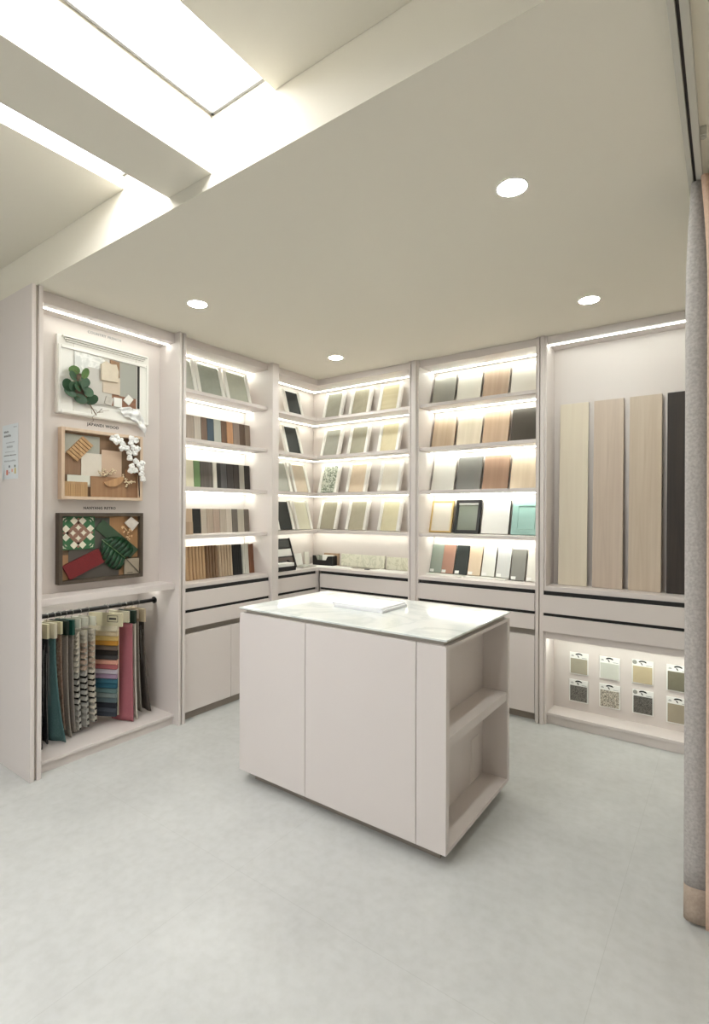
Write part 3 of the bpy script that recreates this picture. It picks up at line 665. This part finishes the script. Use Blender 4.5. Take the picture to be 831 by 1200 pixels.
LV = [(1.439, 2.156, .034, 1), (1.499, 2.150, .034, 1), (1.428, 2.121, .036, 0), (1.496, 2.100, .040, 0), (1.400, 2.066, .036, 0), (1.427, 2.062, .036, 0), (1.460, 2.070, .036, 0), (1.415, 2.026, .038, 0), (1.516, 2.046, .038, 0), (1.474, 2.0, .038, 0), (1.537, 2.006, .040, 0), (1.492, 2.074, .034, 0)]
eu = MB(); eu.use(W('twig', (140, 110, 80)))
XE = XW+.047
eu.tube([(XE, 1.470, 2.13), (XE+.002, 1.500, 2.05), (XE, 1.533, 1.976), (XE-.004, 1.571, 1.924)], .0028, 6)
for y_, z_, r_, l_ in LV: eu.use(W('twig', (140, 110, 80))).tube([(XE, 1.50+.25*(2.05-z_)*.4, z_-.03), (XE+.004, (y_+1.5)/2, z_-.012), (XE+.006, y_, z_)], .0012, 5)
es = part('eucalyptus_sprig', eu, None, F1)
lb_ = MB()
for k, (y_, z_, r_, l_) in enumerate(LV): leafdisc(lb_, XE+.008+.004*(k % 3), y_, z_, r_*.86, k*1.3, k*.9, LEAF2 if l_ else LEAF)
part('leaves', lb_, None, es, label='round dark green leaves')
tw = MB()
XT = XE+.004
tw.tube([(XT, 1.542, 1.925), (XT+.004, 1.535, 1.955), (XT, 1.565, 1.952), (XT+.004, 1.571, 1.935), (XT, 1.60, 1.965), (XT+.003, 1.605, 1.945), (XT, 1.571, 1.938)], .0013, 6)
tw.tube([(XT, 1.571, 1.938), (XT, 1.61, 1.955), (XT, 1.644, 1.962)], .0011, 6).tube([(XT, 1.571, 1.936), (XT, 1.545, 1.91), (XT+.004, 1.548, 1.885), (XT+.002, 1.525, 1.867)], .0011, 6)
part('twine_bow', tw, P('twine', (140, 112, 86)), F1, label='brown twine bow')
lc = MB(); lc.use(mat('lace', (242, 242, 240), .7, 'weave', (228, 228, 228)))
def lace(u, v):
    y_ = 1.70+.165*u*(1-.15*v)+.055*v; z_ = 1.985+.02*math.sin(u*3.1)-(.045+.105*u**1.2)*v
    return Vector((XW+.034+.010*math.sin(u*17+v*6)+.006*math.sin(v*13+u*5)+.006, y_, z_))
lc.sheet(26, 18, lace)
part('lace_cloth', lc, None, F1, solid=.0015, label='crumpled white lace')

# board 2: japandi, light wood shadow box
F2 = thing('mood_board', (XW, 1.62, 1.42), 'light wood framed mood board with cotton branch, between the other two', 'mood board', 'framed mood boards')
y0, y1, z0, z1 = 1.384, 1.876, 1.428, 1.832
OAK = W('f_oak', (222, 196, 168), (212, 184, 154), .5)
part('frame', frame_yz(y0, y1, z0, z1, .018, XW+.0003, .045, OAK), None, F2, bev=.0015)
part('backing', MB().box(XW+.0003, XW+.012, y0+.018, y1-.018, z0+.018, z1-.018), W('f2_back', (146, 112, 82), (134, 100, 72), .7), F2)
X = XW+.0122
plate(F2, 'swatch', rect(1.394, 1.606, 1.690, 1.800), X, .004, P('s2_grey', (168, 168, 156)), 'grey green swatch')
plate(F2, 'swatch', rect(1.386, 1.496, 1.570, 1.689), X, .004, W('s2_brown', (154, 118, 88), (142, 106, 78)), 'brown swatch')
plate(F2, 'swatch', rect(1.497, 1.616, 1.504, 1.700), X+.005, .004, ST('s2_white', (220, 212, 200), (212, 204, 190)), 'off-white swatch')
plate(F2, 'swatch', rect(1.416, 1.544, 1.515, 1.568), X+.010, .004, P('s2_gw', (212, 212, 198)))
plate(F2, 'swatch', rect(1.615, 1.741, 1.566, 1.728), X+.005, .004, P('s2_pink', (206, 176, 150)), 'pinkish beige swatch')
plate(F2, 'swatch', rect(1.548, 1.769, 1.447, 1.567), X+.010, .006, W('s2_wood', (176, 132, 92), (160, 116, 78), .6, .5), 'wood swatch')
plate(F2, 'swatch', rect(1.769, 1.852, 1.447, 1.62), X, .004, W('s2_wood2', (164, 120, 84), (150, 108, 74), .6), 'darker wood swatch')
rd = MB().use(W('s2_reed', (206, 164, 112), (184, 140, 90), .8))
for k in range(14): rd.box(X+.010, X+.0165, 1.3935+k*.0098, 1.3935+k*.0098+.0082, 1.447, 1.530)
part('reeded_swatch', rd, None, F2, label='reeded light wood swatch')
fm = MB().use(W('s2_flute', (206, 162, 112), (188, 142, 92), .8))
c0 = Vector((1.410, 1.694)); ux = Vector((.095, .102)); vx = Vector((.060, -.048))
for k in range(7):
    a = c0+vx*0+ux*0+ux*(k/7); bq = c0+ux*((k+.78)/7)
    q = [a, bq, bq+vx, a+vx]
    fm.prism([(p.x, p.y) for p in q], .010, yz(X+.008))
fm.prism([(p.x, p.y) for p in (c0, c0+ux*.97, c0+ux*.97+vx, c0+vx)], .004, yz(X+.0045))
part('fluted_swatch', fm, None, F2, label='tilted fluted wood swatch')
ds = MB().use(W('s2_disc', (202, 154, 104), (180, 130, 84), .8))
ds.prism([(1.682+.062*math.cos(a)*1.0, 1.556+.045*math.sin(a)+.012*math.cos(a)) for a in [PI+.2+(PI)*k/16 for k in range(17)]], .012, yz(X+.017))
part('wood_slice', ds, None, F2, label='half round wood slice')
FLW = P('dried_flower', (232, 212, 176))
flowers(F2, [(1.594, 1.596), (1.62, 1.606), (1.642, 1.591), (1.673, 1.61), (1.686, 1.602), (1.629, 1.581), (1.611, 1.584), (1.664, 1.592)], X+.018, FLW, 'dried_flowers')
flowers(F2, [(1.746, 1.58), (1.76, 1.559), (1.774, 1.537), (1.764, 1.519), (1.793, 1.543), (1.812, 1.539), (1.755, 1.545)], X+.018, FLW, 'dried_flowers')
cb = MB().use(P('cotton_stem', (70, 56, 44)))
XS = XW+.040
for P_ in ([(1.68, 1.793), (1.76, 1.765), (1.806, 1.69), (1.841, 1.585), (1.850, 1.455)], [(1.782, 1.80), (1.80, 1.73), (1.806, 1.69)], [(1.78, 1.63), (1.815, 1.62), (1.836, 1.60)], [(1.855, 1.66), (1.85, 1.58)]):
    cb.tube([(XS, a, b2) for a, b2 in P_], .003, 6)
cbr = part('cotton_branch', cb, None, F2)
COT = mat('cotton', (240, 240, 238), .9)
boll = None
for k, (y_, z_) in enumerate([(1.664, 1.798), (1.688, 1.808), (1.684, 1.780), (1.714, 1.790), (1.727, 1.771), (1.751, 1.748), (1.722, 1.745), (1.782, 1.812), (1.811, 1.802), (1.782, 1.785), (1.794, 1.757), (1.822, 1.752), (1.808, 1.724), (1.770, 1.721), (1.770, 1.690), (1.813, 1.675), (1.834, 1.655), (1.785, 1.640), (1.780, 1.613), (1.808, 1.617), (1.853, 1.663), (1.852, 1.631), (1.852, 1.597), (1.858, 1.566)]):
    if boll is None:
        bm_ = MB().use(COT)
        for a in range(4): bm_.ball((.004*(a % 2), .0085*math.cos(a*PI/2+.4), .0085*math.sin(a*PI/2+.4)), .0115, sub=2)
        boll = part('cotton_boll', bm_, None, cbr, local=True, label='white cotton boll'); o = boll
    else:
        o = boll.copy(); link(o, cbr)
    o.location = Vector((XS+.014+.003*(k % 3), y_, z_))-ORG[F2.name]; o.rotation_euler = (k*.7, 0, 0)

# board 3: nanyang retro, dark frame
F3 = thing('mood_board', (XW, 1.616, .95), 'dark framed mood board with patterned green tile and monstera leaf', 'mood board', 'framed mood boards')
y0, y1, z0, z1 = 1.373, 1.881, .951, 1.352
part('frame', frame_yz(y0, y1, z0, z1, .020, XW+.0003, .045, W('f3_dark', (86, 72, 58), (72, 60, 48), .6)), None, F3, bev=.0015)
part('backing', MB().box(XW+.0003, XW+.012, y0+.02, y1-.02, z0+.02, z1-.02), W('f3_back', (128, 100, 72), (116, 88, 62), .7), F3)
X = XW+.0122
plate(F3, 'swatch', rect(1.574, 1.669, 1.13, 1.322), X, .003, P('s3_d', (84, 84, 76)), 'dark grey swatch')
plate(F3, 'swatch', rect(1.429, 1.729, .972, 1.142), X, .004, P('s3_d2', (86, 80, 74)), 'charcoal swatch')
plate(F3, 'swatch', rect(1.670, 1.853, 1.076, 1.331), X, .003, W('s3_wood', (188, 138, 88), (172, 122, 74), .6), 'orange wood swatch')
plate(F3, 'swatch', rect(1.386, 1.428, .972, 1.113), X, .003, W('s3_w2', (178, 132, 88), (160, 114, 72), .6), 'orange wood swatch')
plate(F3, 'swatch', rect(1.7295, 1.759, .972, 1.074), X, .003, W('s3_w2', (178, 132, 88), (160, 114, 72), .6))
# patterned tile
GRN, CRM, BRN = P('t_green', (52, 108, 66)), P('t_cream', (224, 218, 196)), P('t_brown', (146, 108, 88))
tm = MB(); ty, tz, hs = 1.4795, 1.2375, .0945; XTl = X+.012
tm.use(GRN).box(X, XTl, ty-hs, ty+hs, tz-hs, tz+hs)
def dia(b_, cy, cz, r, d): b_.prism([(cy-r, cz), (cy, cz-r), (cy+r, cz), (cy, cz+r)], d, yz(XTl))
tm.use(BRN); dia(tm, ty, tz, hs*.78, .0006)
for sy, sz in ((1, 0), (-1, 0), (0, 1), (0, -1)):
    cy, cz = ty+sy*hs*.73, tz+sz*hs*.73
    tm.use(BRN).prism([(cy-(hs*.2 if sz else (.0 if sy > 0 else .2*hs)), cz), (cy, cz-hs*.2), (cy+hs*.2, cz), (cy, cz+hs*.2)], .0006, yz(XTl))
    tm.use(CRM)
    for s_ in (-1, 1):
        dia(tm, cy+(s_*hs*.255 if sz else 0), cz+(s_*hs*.255 if sy else 0), hs*.235, .0010)
    # petal
    pc = (ty+sy*hs*.32, tz+sz*hs*.32); pr = []
    for k in range(16):
        a = 2*PI*k/16; r_ = hs*(.20 if k % 4 == 0 else (.11 if k % 2 else .12)); pr.append((pc[0]+r_*math.cos(a), pc[1]+r_*math.sin(a)))
    tm.prism(pr, .0010, yz(XTl))
tm.use(CRM)
for sy in (-1, 1):
    for sz in (-1, 1):
        for d_, l_ in ((.93, .22), (.80, .16)):
            cy, cz = ty+sy*hs*d_, tz+sz*hs*d_
            tm.prism([(cy, cz-.006*sz), (cy-sy*hs*l_, cz), (cy-sy*hs*l_*.6, cz-sz*.008)], .0010, yz(XTl))
            tm.prism([(cy-.006*sy, cz), (cy, cz-sz*hs*l_), (cy-sy*.008, cz-sz*hs*l_*.6)], .0010, yz(XTl))
part('patterned_tile', tm, None, F3, label='green cream and brown patterned tile')
plate(F3, 'swatch', [(1.578, 1.26), (1.625, 1.312), (1.852, 1.123), (1.797, 1.070)], X+.005, .008, P('s3_green', (58, 84, 60)), 'tilted dark green swatch')
plate(F3, 'swatch', [(1.390, 1.053), (1.592, 1.141), (1.645, 1.066), (1.433, .973)], X+.006, .012, mat('s3_red', (124, 30, 34), .55, 'weave', (104, 22, 28)), 'tilted dark red fabric swatch')
plate(F3, 'small_tile', [(1.756, 1.291), (1.798, 1.329), (1.850, 1.290), (1.808, 1.240)], X+.0135, .008, ST('s3_white', (224, 216, 206), (208, 198, 188), 2), 'white stone tile')
flowers(F3, [(1.742, 1.265), (1.761, 1.251), (1.747, 1.234), (1.775, 1.229), (1.789, 1.246), (1.766, 1.211), (1.794, 1.206), (1.78, 1.198)], X+.015, P('berry', (226, 186, 138)), 'dried_berries')
plate(F3, 'swatch', rect(1.757, 1.858, .974, 1.070), X+.014, .006, ST('s3_beige', (166, 154, 136), (158, 146, 128)), 'grey beige swatch')
plate(F3, 'caption_mark', rect(1.772, 1.81, .981, .985), X+.0203, .0005, INK)
# monstera leaf
ml = MB().use(mat('monstera', (26, 70, 42), .3, 'stone', (16, 52, 30), 3))
tip = Vector((1.60, 1.20)); stem0 = Vector((1.755, 1.075)); ax_ = (stem0-tip); L0 = ax_.length; ax_.normalize(); nx = Vector((-ax_.y, ax_.x))
def leafpt(s_, w_, lift): 
    p = tip+ax_*L0*s_+nx*w_; return Vector((XW+.042+lift, p.x, p.y))
half = [(0, .0), (.12, .045), (.3, .078), (.5, .092), (.7, .098), (.9, .088), (1.05, .06), (1.02, .02)]
for sd in (-1, 1):
    for k in range(7):
        s0, s1 = .02+.145*k, .02+.145*(k+1)-.028
        def wid(s_):
            for (a, wa), (b2, wb) in zip(half, half[1:]):
                if a <= s_ <= b2: return wa+(wb-wa)*(s_-a)/(b2-a)
            return .05
        c0_, c1_ = leafpt(s0, 0, 0), leafpt(min(s1+.03, 1), 0, 0)
        e0, e1 = leafpt(s0+.10, sd*wid(min(s0, 1)), -.012), leafpt(s1+.10, sd*wid(min(s1, 1)), -.012)
        m0, m1 = leafpt(s0+.05, sd*wid(min(s0, 1))*.5, .004), leafpt(s1+.055, sd*wid(min(s1, 1))*.5, .004)
        v = [ml.bm.verts.new(p) for p in (c0_, c1_, m0, m1, e0, e1)]
        ml.face([v[0], v[1], v[3], v[2]], True); ml.face([v[2], v[3], v[5], v[4]], True)
ml.use(P('leafvein', (120, 150, 100))).tube([leafpt(.05, 0, .002), leafpt(.6, 0, .002), leafpt(1, 0, .002)], .0016, 6)
ml.use(P('leafstem', (46, 52, 36))).tube([leafpt(1, 0, .002), (XW+.040, 1.81, 1.02), (XW+.036, 1.848, .981)], .0017, 6)
part('monstera_leaf', ml, None, F3, solid=.0008, label='dark glossy monstera leaf')

for F_ in (F1, F2, F3):      # contents sit behind the frame's face
    for c_ in F_.children:
        if not c_.name.startswith(('frame', 'backing')): c_.location.y += .008

# notice on the end panel
N_ = thing('notice_sign', (-3.078, 1.1605, 1.53), 'white paper notice taped on the beige end panel', 'notice')
nb = MB().use(mat('notice_paper', (214, 218, 220), .7)).box(-.097, .097, -.0012, -.0002, 0, .288)
part('sheet', nb, None, N_, local=True)
random.seed(3)
def bars(x0, x1, z, h, m, n):
    im = MB().use(m); x = x0
    while x < x1:
        w_ = random.uniform(.006, .014); im.box(x, min(x+w_, x1), -.0018, -.0012, z, z+h*random.uniform(.7, 1)); x += w_+.004
    part('text_line', im, None, N_, local=True)
bars(-.075, -.02, .246, .012, P('n_ink', (120, 122, 122)), 4); bars(-.075, .01, .224, .012, P('n_ink', (120, 122, 122)), 5)
bars(.045, .08, .268, .007, P('n_ink2', (168, 172, 174)), 3); bars(-.06, .06, .142, .004, P('n_ink2', (168, 172, 174)), 6); bars(-.075, .075, .122, .006, P('n_ink', (120, 122, 122)), 7)
bars(-.07, .07, .092, .008, P('n_ink2', (168, 172, 174)), 6); bars(-.05, .06, .19, .006, P('n_ink2', (168, 172, 174)), 5); bars(-.04, .03, .165, .012, P('n_ink2', (168, 172, 174)), 3)
im = MB()
for x, z, w_, h_, c in ((-.045, .022, .022, .026, (206, 110, 84)), (.02, .036, .016, .016, (224, 160, 140)), (.055, .026, .02, .03, (216, 196, 120)), (-.014, .06, .016, .012, (96, 100, 110)), (.055, .060, .014, .012, (96, 110, 90)), (-.012, .030, .010, .008, (190, 130, 160))):
    im.use(P('n_%d_%d' % (int(x*1000), int(z*1000)), c)).box(x, x+w_, -.0018, -.0012, z, z+h_)
part('coloured_icons', im, None, N_, local=True)
fm = MB().use(mat('notice_paper', (214, 218, 220), .7)).sheet(6, 8, lambda u, v: Vector((-.100+.034*u, -.002-.009*math.sin(u*PI*.5)**2*(1-v), -.006+.085*v)))
part('curled_corner', fm, None, N_, local=True)

# ------------------------------------------------------------------ fabric hangers on the rail
GH = 'fabric swatch hangers on the rail'
RX, RZ = -3.09, .776
def hook(par, top=True):
    hb = MB().use(mat('chrome', (190, 190, 186), .25, metal=.9))
    pts = [(0, 0, -.032)] + [(0.0+.0155*math.sin(a), 0, .0+.0155*math.cos(a)) for a in [PI*(1-k/8*1.75) for k in range(9)]]
    pts = [(0, 0, -.034), (0, 0, -.024)] + [(.0162*math.sin(a), 0, .0162*math.cos(a)) for a in [PI*.85-k*PI*1.4/9 for k in range(10)]]
    hb.tube(pts, .0014, 6); return part('hook', hb, None, par, local=True)
def hanger(y, turn, label, card, cw=.135, ch=.075, ct=.014, cx=0.0):
    t = thing('fabric_swatch_hanger', (RX, y, RZ), label, 'fabric sample', GH, rot(turn))
    hook(t)
    part('header_card', MB().box(cx-cw/2, cx+cw/2, -ct/2, ct/2, -.034-ch, -.034), card, t, local=True, bev=.001)
    return t
ZB = .066-RZ    # platform top in hanger frame
def cloth(t, m, w, z0, z1, amp=.006, sway=0.0, flare=0.0, seed=0, x0=0.0, th=.004, name='fabric', label=None, slack=0.0, waves=2.2):
    b_ = MB().use(m)
    def fn(u, v):
        ww = w*(1+flare*v**3)
        return Vector((x0+(u-.5)*ww+slack*v*v, sway*v**2.2+amp*(.3+v)*math.sin(u*PI*2*waves/2+seed+v*2), z0+(z1-z0)*v))
    b_.sheet(14, 20, fn)
    return part(name, b_, None, t, local=True, solid=th, label=label)
def fringe(t, m, w, z0, z1, n, sway=0, seed=0, x0=0):
    rnd = random.Random(seed); b_ = MB().use(m)
    for k in range(n):
        x = x0+rnd.uniform(-w/2, w/2); y = rnd.uniform(-.012, .012); a = z0-rnd.uniform(0, .15)*abs(z1-z0); e = a-(abs(z1-z0))*rnd.uniform(.3, .8)
        e = max(e, z1)
        b_.tube([(x, y, a), (x+rnd.uniform(-.006, .006), y+sway*.3+rnd.uniform(-.008, .008), (a+e)/2), (x+rnd.uniform(-.012, .012), y+sway+rnd.uniform(-.01, .01), e)], .0011, 4)
    return part('fringe', b_, None, t, local=True)
def waterfall(t, cols, w, z0, z1, depth=.016, x0=0.0, sway=0.0, back=None):
    """overlapping cloth flaps; cols = [(material, weight)]"""
    tot = sum(c[1] for c in cols)
    bk = MB().box(x0-w/2, x0+w/2, .002, .006, z1, z0); part('backing_cloth', bk, back or cols[0][0], t, local=True)
    acc = 0
    for k, (m, wt) in enumerate(cols):
        st = (z0-z1)*wt/tot; zt = z0-(z0-z1)*acc/tot; zb = max(zt-st*1.15, z1); acc += wt
        d = depth*(1 if wt >= .8 else .55)
        pr = [(.0018, zt), (-d*.45, zt-st*.15), (-d, zb+.004), (-d*.9, zb), (-d*.2, zb+.002), (.0018, zb+.004)]
        b_ = MB().use(m); dy = sway*(acc/tot)**2
        b_.prism([(p[0]+dy, p[1]) for p in pr], w, lambda a, b2, t_: (x0-w/2+t_, a, b2))
        part('swatch', b_, None, t, local=True)
CRD = P('card_cream', (220, 210, 178)); CRD2 = P('card_ivory', (226, 220, 196)); DGN = P('card_green', (16, 44, 32), .4); TGN = P('card_teal', (18, 84, 72), .4); TAUP = P('card_taupe', (168, 152, 130))
def FAB(n, c, c2=None, s=1): return mat('fab_'+n, c, .9, 'weave', c2, s, spec=.1)
z0 = -.034-.075
t = hanger(1.268, .22, 'hanger of dark brown fringed fabric, first beside the left post', TAUP, .16, .07)
cloth(t, FAB('dkbrown', (84, 70, 62), (46, 38, 34)), .15, z0, ZB+.004, .010, .015, .1, 1); fringe(t, FAB('thread', (132, 126, 116)), .15, z0, ZB+.01, 26, 0, 2)
t = hanger(1.309, .24, 'hanger of charcoal fabric with pale loose threads, second from the left post', CRD, .15, .08)
cloth(t, FAB('char', (82, 84, 86), (44, 44, 46)), .145, z0, ZB+.02, .009, .012, .05, 2); fringe(t, FAB('thread2', (140, 140, 138)), .145, z0, ZB+.02, 34, 0, 5)
t = hanger(1.348, .25, 'hanger of plain teal fabric under a cream header card', CRD2, .15, .085, .018)
cloth(t, FAB('teal', (104, 138, 140), (84, 118, 120)), .14, z0, ZB+.006, .006, .035, .25, 0, slack=.02, label='plain teal fabric')
t = hanger(1.386, .25, 'hanger of beige and red fabric behind the teal one', CRD, .13, .07)
cloth(t, FAB('beigered', (170, 150, 132), (128, 96, 84), .3), .12, z0, ZB+.06, .004, .030, 0, 1)
t = hanger(1.416, .25, 'hanger of taupe fabric under a nearly black green header card', DGN, .14, .08, .016)
cloth(t, FAB('taupe', (168, 160, 150), (132, 124, 116)), .135, z0, ZB+.01, .004, .030, .05, 2)
t = hanger(1.448, .25, 'hanger of grey-taupe fabric under a teal green header card', TGN, .14, .085, .016)
cloth(t, FAB('gtaupe', (158, 150, 142), (128, 122, 116)), .135, z0-.01, ZB+.03, .004, .022, 0, 3)
BKF = FAB('blk', (34, 32, 32), (18, 17, 17)); IVO = FAB('ivory', (214, 208, 194), (176, 168, 154)); BGE = FAB('rosebeige', (196, 176, 158), (160, 140, 124)); GRY = FAB('pgrey', (186, 184, 176), (150, 148, 142))
def steps(a, b_, c): return [(a, 1)]*3+[x for k in range(5) for x in ((b_, 1), (c, .5))]+[x for k in range(9) for x in ((c, 1), (BKF, .6))]
for y, tn, lb, st_, zz in ((1.484, .30, 'hanger of stepped black and grey swatches next to the grey-taupe fabric', steps(IVO, IVO, GRY), .03), (1.530, .28, 'hanger of stepped black and rose beige swatches, middle of the stepped three', steps(IVO, BGE, GRY), .035), (1.576, .26, 'hanger of stepped black and pale swatches, last before the gap on the rail', steps(IVO, BGE, IVO), .05)):
    t = hanger(y, tn, lb, P('card_clear', (222, 222, 208)), .135, .055, .006)
    waterfall(t, st_, .115, z0, ZB+zz, .020, sway=.02, back=GRY)
# right-hand group
SW = [(214, 206, 184), (206, 190, 160), (206, 176, 112), (190, 138, 62), (112, 98, 88), (50, 46, 44), (74, 72, 72), (214, 158, 140), (164, 98, 100), (186, 178, 188), (158, 136, 158), (60, 102, 118), (50, 92, 110), (98, 122, 122), (120, 132, 130), (92, 106, 110), (46, 48, 54), (74, 78, 86), (62, 66, 74)]
t = hanger(1.690, .46, 'hanger with a ladder of many coloured velvet swatches from cream to slate', CRD, .225, .082, .012, .0)
mk = MB().use(INKL).box(-.095, -.055, -.0066, -.006, -.104, -.100).use(INK).box(.015, .085, -.0066, -.006, -.052, -.049).box(.015, .085, -.0066, -.006, -.089, -.086).box(.015, .018, -.0066, -.006, -.086, -.052).box(.082, .085, -.0066, -.006, -.086, -.052).box(.026, .074, -.0066, -.006, -.075, -.063)
part('printed_mark', mk, None, t, local=True, label='printed line and framed mark')
waterfall(t, [(FAB('sw%d' % k, tuple(min(255, int(v*1.08)) for v in c), tuple(int(v*.92) for v in c), 2), 1) for k, c in enumerate(SW)], .195, z0-.002, ZB+.055, .018, x0=-.012, sway=-.012)
t = hanger(1.777, .30, 'hanger of mauve fabric trailing on the platform beside the coloured ladder', CRD2, .15, .07)
cloth(t, FAB('mauve', (176, 112, 120), (154, 92, 100), 2), .15, z0, ZB+.006, .003, -.022, .12, 0, x0=.025, label='plain mauve fabric', slack=.02)
t = hanger(1.815, .20, 'hanger of off-white fabric under a small dark green card', DGN, .14, .08, .016, .02)
cloth(t, FAB('offw', (222, 218, 206), (206, 202, 190)), .14, z0, ZB+.01, .004, .0, .08, 2, x0=.02, slack=.02)
t = hanger(1.857, .15, 'hanger of mid grey fabric behind the off-white one', TAUP, .12, .06)
cloth(t, FAB('mgrey', (158, 152, 144), (128, 122, 114)), .13, z0, ZB+.03, .004, .012, .05, 1, slack=.02)
t = hanger(1.900, .12, 'hanger of dark fringed fabric, last before the rail flange', P('card_kraft', (206, 188, 156)), .14, .085, .014)
cloth(t, FAB('dgrey', (100, 92, 86), (70, 64, 60)), .13, z0, ZB+.02, .006, .03, .1, 3, slack=.03); fringe(t, FAB('thread3', (160, 156, 148)), .12, z0, ZB+.02, 22, .04, 9, .01)

# ------------------------------------------------------------------ curtain and its rail
K = thing('curtain_rail', (-.09, 1.5, 2.47), 'pale metal curtain rail with dark slot along the ceiling', 'curtain rail')
part('rail', MB().box(-.112, -.0975, .6, 2.9, 2.462, ZC-.0005).box(-.0895, -.072, .6, 2.9, 2.462, ZC-.0005).box(-.0975, -.0895, .6, 2.9, 2.485, ZC-.0005), P('rail', (196, 194, 184)), K, bev=.001)
part('slot', MB().box(-.0975, -.0895, .6, 2.9, 2.478, 2.485), P('slot', (70, 64, 62)), K, label='dark slot')
for y in (1.30, 1.85, 2.4):
    part('bracket', MB().box(-.072, -.055, y-.012, y+.012, 2.478, ZC-.0005).tube([(-.063, y, 2.472), (-.063, y, 2.480)], .006, 10), P('rail', (196, 194, 184)), K, bev=.001)
CUR = mat('curtain_felt', (192, 187, 184), .95, 'weave', (168, 163, 160), .55, spec=.1, bump=.3)
PCH = mat('curtain_peach', (222, 192, 172), .95, 'weave', (212, 180, 160), .6, spec=.1)
HEM = mat('curtain_hem', (184, 168, 154), .95, 'weave', (172, 156, 142), .55, spec=.1)
def curtain(name, path, z0, z1, topf, m, label, hem=None, hz=0):
    t = thing(name, (path[0][0], path[0][1], 0), label, 'curtain')
    # dense smooth path
    P2 = [Vector((p[0], p[1], 0)) for p in path]; dense = []
    for i in range(len(P2)-1):
        p0, p1, p2, p3 = P2[max(i-1, 0)], P2[i], P2[i+1], P2[min(i+2, len(P2)-1)]
        for k in range(7):
            s = k/7; dense.append(.5*((2*p1)+(p2-p0)*s+(2*p0-5*p1+4*p2-p3)*s*s+(3*p1-p0-3*p2+p3)*s**3))
    dense.append(P2[-1]); n = len(dense)-1
    def mk(za, zb, nv):
        b_ = MB()
        def fn(u, v):
            q = dense[min(int(round(u*n)), n)]; z = za+(zb-za)*v
            k = topf(z)
            return Vector((-.09+(q.x+.09)*k, q.y, z))
        return b_.sheet(n, nv, fn)
    part('cloth', mk(hz if hem else z0, z1, 30), m, t, solid=.004)
    if hem: part('hem', mk(z0, hz-.001, 3), hem, t, solid=.005, label='beige hem band')
    return t
tf = lambda z: 1 if z < 2.1 else 1-.55*((z-2.1)/.36)**1.6
curtain('curtain', [(-.052, 2.055), (-.085, 2.046), (-.110, 2.05), (-.116, 2.068), (-.09, 2.085), (-.03, 2.10), (.02, 2.12), (-.04, 2.15), (-.105, 2.17), (-.11, 2.195), (-.04, 2.21), (.02, 2.235), (-.04, 2.26), (-.105, 2.285), (-.10, 2.31), (-.03, 2.33), (.02, 2.35)], .012, 2.458, tf, CUR,
        'grey felt curtain with beige hem hanging from the ceiling rail', HEM, .128)
curtain('curtain', [(-.056, 2.024), (-.035, 2.018), (.0, 2.026), (.04, 2.02), (.08, 2.03), (.11, 2.02)], .02, 2.458, tf, PCH,
        'peach curtain edge hanging beside the grey curtain')

# ------------------------------------------------------------------ world, camera
w = bpy.data.worlds.new('World'); SC.world = w; w.use_nodes = True
w.node_tree.nodes['Background'].inputs[0].default_value = (.93, 1, 1.06, 1); w.node_tree.nodes['Background'].inputs[1].default_value = .45

f, yaw, pitch, roll = 608.5, .62437, .00106, .003825
F = Vector((-math.sin(yaw)*math.cos(pitch), math.cos(yaw)*math.cos(pitch), math.sin(pitch)))
R = Vector((math.cos(yaw), math.sin(yaw), 0)); U = R.cross(F)
R2 = R*math.cos(roll)+U*math.sin(roll); U2 = -R*math.sin(roll)+U*math.cos(roll)
cam = bpy.data.cameras.new('camera'); co = bpy.data.objects.new('camera', cam); COL.objects.link(co)
co.matrix_world = Matrix(((R2.x, U2.x, -F.x, 0), (R2.y, U2.y, -F.y, 0), (R2.z, U2.z, -F.z, 1.36), (0, 0, 0, 1)))
cam.sensor_fit = 'VERTICAL'; cam.sensor_height = 36; cam.lens = 36*f/1200; cam.clip_start = .02
SC.camera = co
vs = SC.view_settings; vs.view_transform = 'Standard'; vs.look = 'None'; vs.gamma = 1; vs.use_curve_mapping = False; vs.exposure = .86
SC.cycles.use_denoising = True
SC.cycles.max_bounces = 10; SC.cycles.diffuse_bounces = 6
